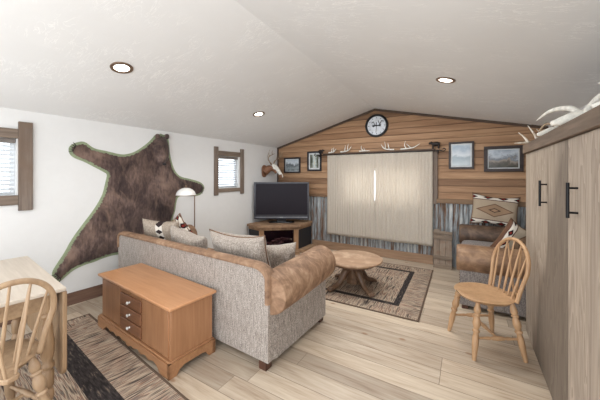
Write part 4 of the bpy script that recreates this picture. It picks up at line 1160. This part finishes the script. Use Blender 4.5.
# ------------------------------------------------------------ loveseat along the right wall
LEA = m_suede('dark_brown_leather', (58, 44, 36), (92, 72, 58), (124, 100, 80), 0.5, 6, 0.4)
LEAN = m_suede('worn_brown_leather', (92, 68, 50), (128, 98, 74), (160, 128, 98), 0.5, 5, 0.4)
TWG = m_tweed('grey_tweed', (92, 86, 84), (134, 126, 122), (170, 162, 156))
lv = thing('loveseat', 'brown leather and grey tweed loveseat behind the Windsor chair', 'sofa', (0.40, 4.2, 0))
bm = nb(); box(bm, -0.44, 0.46, -0.53, 0.53, 0.06, 0.34); obj('base', bm, TWG, lv, bevel=0.02, seg=3)
for s_ in (-1, 1):
    bm = nb(); y = -0.70 if s_ < 0 else 0.52
    box(bm, -0.47, 0.46, y, y + 0.18, 0.04, 0.54); obj('arm_panel', bm, TWG, lv, bevel=0.015, seg=3)
    yc = -0.605 if s_ < 0 else 0.61; zc = 0.53 if s_ < 0 else 0.57
    bm = nb(); tube(bm, [(-0.50, yc, zc), (-0.49, yc, zc), (-0.46, yc, zc), (0, yc, zc + 0.004), (0.46, yc, zc + 0.004)], [0.13, 0.142, 0.148, 0.15, 0.15], 36, smooth=False); ar = obj('arm_roll', bm, LEAN if s_ < 0 else LEA, lv, smooth=50)
    bm = nb()
    for k in range(16):
        z = 0.08 + k * 0.028; superbox(bm, -0.472, y + (0.01 if s_ < 0 else 0.17), z, 0.008, 0.012, 0.012, 0.9, 8, 6)
    obj('nailheads', bm, plain('nailhead_brass', (120, 96, 66), 0.3, 0.8), lv, smooth=180)
bm = nb(); superbox(bm, -0.05, 0.0, 0.43, 0.84, 1.02, 0.2, 0.25); obj('seat_cushion', bm, TWG, lv, smooth=180)
bm = nb(); box(bm, 0.30, 0.50, -0.64, 0.64, 0.3, 0.86); obj('backrest', bm, LEA, lv, bevel=0.05, seg=4)
for x in (-0.42, 0.42):
    for y in (-0.66, 0.66):
        bm = nb(); box(bm, x - 0.03, x + 0.03, y - 0.03, y + 0.03, 0, 0.06); obj('foot', bm, DKWOOD, lv, bevel=0.004)
LG = 'aztec patterned pillows on the loveseat'
pillow('throw_pillow', 'wide tan pillow with diamond pattern standing upright against the metal wainscot', 'pillow', (0.335, 4.875, 0.935), 0.57, 0.47, 0.13, (-10, 5, 0), m_aztec('aztec_wide', 0.29, 0.23), LG, BRPIPE, 0.015, 6)
pillow_at('tilted patterned pillow leaning on the loveseat behind the Windsor chair hoop', (0.42, 3.86, 0.972), (0.76, 4.0, 0.76), 0.42, 0.15, 0.1, m_aztec('aztec_tilted', 0.20, 0.21, (186, 172, 152), True), LG, BRPIPE, 0.02, 8)

# ------------------------------------------------------------ small plank shutter leaning at the back wall
SHW = wood('old_grey_boards', (112, 98, 86), (164, 148, 132), 'Z', 0.8, stain=(134, 108, 90), stainscale=9)
SHWX = wood('old_grey_battens', (106, 92, 80), (154, 136, 118), 'X', 0.8)
sh = thing('plank_shutter', 'small weathered plank shutter standing on the floor right of the curtains', 'shutter', (-0.325, 4.86, 0))
for k in range(3):
    x0 = -0.125 + k * 0.0845; z1 = (0.60, 0.575, 0.572)[k]
    bm = nb(); box(bm, x0, x0 + 0.082, -0.012, 0.012, 0.012, z1); obj('board', bm, SHW, sh, bevel=0.003)
for z in (0.03, 0.14, 0.455, 0.535):
    bm = nb(); box(bm, -0.13, 0.132, -0.032, -0.012, z, z + (0.05 if z in (0.14, 0.455) else 0.03)); obj('batten', bm, SHWX, sh, bevel=0.003)
bm = nb(); box(bm, -0.13, 0.132, -0.035, 0.09, 0.0, 0.03); obj('foot_block', bm, SHWX, sh, bevel=0.003)

# ------------------------------------------------------------ wall bed cabinet
def m_cab(name, a, b, seed, dark=False):
    g = G(name, 0.6, 0.3)
    x, y, z = g.xyz()
    v = g.comb(g.M('MULTIPLY', y, 1.0), g.M('MULTIPLY', z, 1.0), seed)
    fine = g.noise(g.mapg((75, 2.6, 1), v=v), 1, 5, 0.65)
    cath = g.noise(g.mapg((6, 0.7, 1), v=v), 1, 3, 0.5, 1.0)
    rings = g.M('FRACT', g.M('MULTIPLY', cath, 9))
    f = g.M('ADD', g.M('MULTIPLY', fine, 0.5), g.M('ADD', g.M('MULTIPLY', cath, 0.30), g.M('MULTIPLY', rings, 0.20)))
    c = g.ramp(f, [(0.32, a), (0.68, b)])
    if dark:   # broad stained area of the near-middle plies plus pale drips
        edge = g.noise(g.mapg((5, 0.6, 1), v=v), 1, 3, 0.5)
        yy = g.M('ADD', g.M('ADD', y, g.M('MULTIPLY', g.M('SUBTRACT', z, 1.3), 0.5)), g.M('MULTIPLY', g.M('SUBTRACT', edge, 0.5), 0.5))
        st = g.M('SUBTRACT', 1.0, g.step(yy, 0.08, 0.22))
        c = g.mix(g.M('MULTIPLY', st, 0.62), c, (88, 77, 68))
        vo = g.n('ShaderNodeTexVoronoi'); g.link(g.mapg((9, 3.2, 1), v=v), vo.inputs['Vector']); vo.inputs['Scale'].default_value = 1.0
        sp_ = g.M('SUBTRACT', 1.0, g.step(vo.outputs['Distance'], 0.10, 0.2))
        msk = g.step(g.noise(g.mapg((1.2, 0.9, 1), (2.2, 0, 0), v=v), 1, 2), 0.5, 0.6)
        c = g.mix(g.M('MULTIPLY', g.M('MULTIPLY', sp_, msk), 0.75), c, (188, 172, 154))
    g.color(c); g.bump(fine, 0.001, 0.5)
    return g.m
cab = thing('wall_bed_cabinet', 'tall weathered oak wall bed cabinet with black bar handles along the right wall', 'cabinet', (0.47, 2.2, 0))
CABP = m_cab('cabinet_veneer_far', (132, 118, 104), (184, 170, 154), 2.0, True)
CABN = m_cab('cabinet_veneer_near', (140, 126, 113), (190, 175, 159), 6.0)
CABH = wood('rough_header_wood', (86, 74, 64), (134, 116, 100), 'Y', 0.75, fine=40, stain=(112, 94, 78))
bm = nb(); box(bm, 0.022, 0.44, -1.15, 1.10, 0.0, 1.66); obj('carcass', bm, CABN, cab, smooth=0)
bm = nb(); box(bm, 0.0, 0.022, -0.155, 1.10, 0.012, 1.645); pf = obj('front_panel', bm, CABP, cab, bevel=0.002)
bm = nb(); box(bm, 0.0, 0.022, -1.15, -0.159, 0.012, 1.645); pn = obj('front_panel', bm, CABN, cab, bevel=0.002)
bm = nb(); box(bm, -0.022, 0.03, -1.17, 1.115, 1.648, 1.728); obj('header', bm, CABH, cab, bevel=0.003)
bm = nb(); box(bm, 0.03, 0.45, -1.17, 1.115, 1.70, 1.725); obj('cabinet_top', bm, CABH, cab, bevel=0.002)
for par, y in ((pf, 0.307), (pn, -0.315)):
    bm = nb(); tube(bm, [(-0.038, y, 1.235), (-0.038, y, 1.412)], 0.0075, 12, smooth=False)
    for z in (1.262, 1.385): tube(bm, [(-0.038, y, z), (0.002, y, z)], 0.0055, 10, smooth=False)
    obj('handle', bm, BLACKM, par, smooth=60, bevel=0.001)

# skulls and antlers on top of the cabinet
ZT = 1.7255
bm = nb()
tube(bm, [(0.10, 0.02, 0.012), (0.02, 0.06, 0.02), (-0.10, 0.05, 0.022), (-0.21, 0.0, 0.018)], [0.016, 0.015, 0.012, 0.003], 9, 5)
for (a, b, l) in ((0.03, 0.05, 0.12), (-0.03, 0.06, 0.16), (-0.10, 0.05, 0.10)):
    tube(bm, [(a, b, 0.02), (a - 0.03, b, 0.02 + l * 0.5), (a - 0.075, b, 0.02 + l)], [0.012, 0.009, 0.002], 8, 4)
tag(obj('antler', bm, ANTLER, smooth=180, loc=(0.585, 3.22, ZT)), 'pale antler with several tines overhanging the far back end of the cabinet top', 'antler')

def horn_skull(label, loc, rotz, s, hornmat, hornpts, hr):
    t = thing('horned_skull', label, 'skull', loc, rotz, 'horned skulls on the cabinet top')
    bm = nb()
    tube(bm, [Vector(p) * s for p in ((0.07, 0, 0.055), (0.02, 0, 0.065), (-0.05, 0, 0.052), (-0.13, 0, 0.032), (-0.17, 0, 0.022))], [0.036 * s, 0.055 * s, 0.047 * s, 0.028 * s, 0.018 * s], 14, 5)
    for q_ in (-1, 1): tube(bm, [Vector((0.03, 0.045 * q_, 0.06)) * s, Vector((-0.01, 0.062 * q_, 0.05)) * s, Vector((-0.05, 0.04 * q_, 0.045)) * s], [0.016 * s, 0.02 * s, 0.012 * s], 9, 4)
    obj('skull', bm, BONE, t, smooth=180)
    for q_ in (-1, 1):
        bm = nb(); tube(bm, [Vector((p[0], p[1] * q_, p[2])) * s for p in hornpts], [r * s for r in hr], 10, 6); obj('horn', bm, hornmat, t, smooth=180)
    return t
horn_skull('small white skull with thin curved brown horns, farthest back on the cabinet', (0.53, 2.62, ZT), R(20), 0.6, ANTLERD,
           [(0.04, 0.03, 0.10), (0.03, 0.10, 0.16), (0.03, 0.22, 0.17), (0.02, 0.30, 0.10), (0.02, 0.32, 0.02)], [0.016, 0.015, 0.013, 0.010, 0.004])
horn_skull('large white skull with long pale horns in the middle of the cabinet top', (0.53, 2.12, ZT), R(14), 0.72, BONE,
           [(0.03, 0.03, 0.09), (0.03, 0.18, 0.17), (0.02, 0.42, 0.20), (0.0, 0.62, 0.15)], [0.026, 0.024, 0.018, 0.003])
horn_skull('white skull nearest the camera on the cabinet, cut off by the right edge', (0.56, 1.66, ZT), R(0), 0.6, BONE,
           [(0.03, 0.03, 0.09), (0.0, 0.14, 0.17), (-0.02, 0.28, 0.24), (-0.02, 0.42, 0.29)], [0.022, 0.02, 0.015, 0.003])
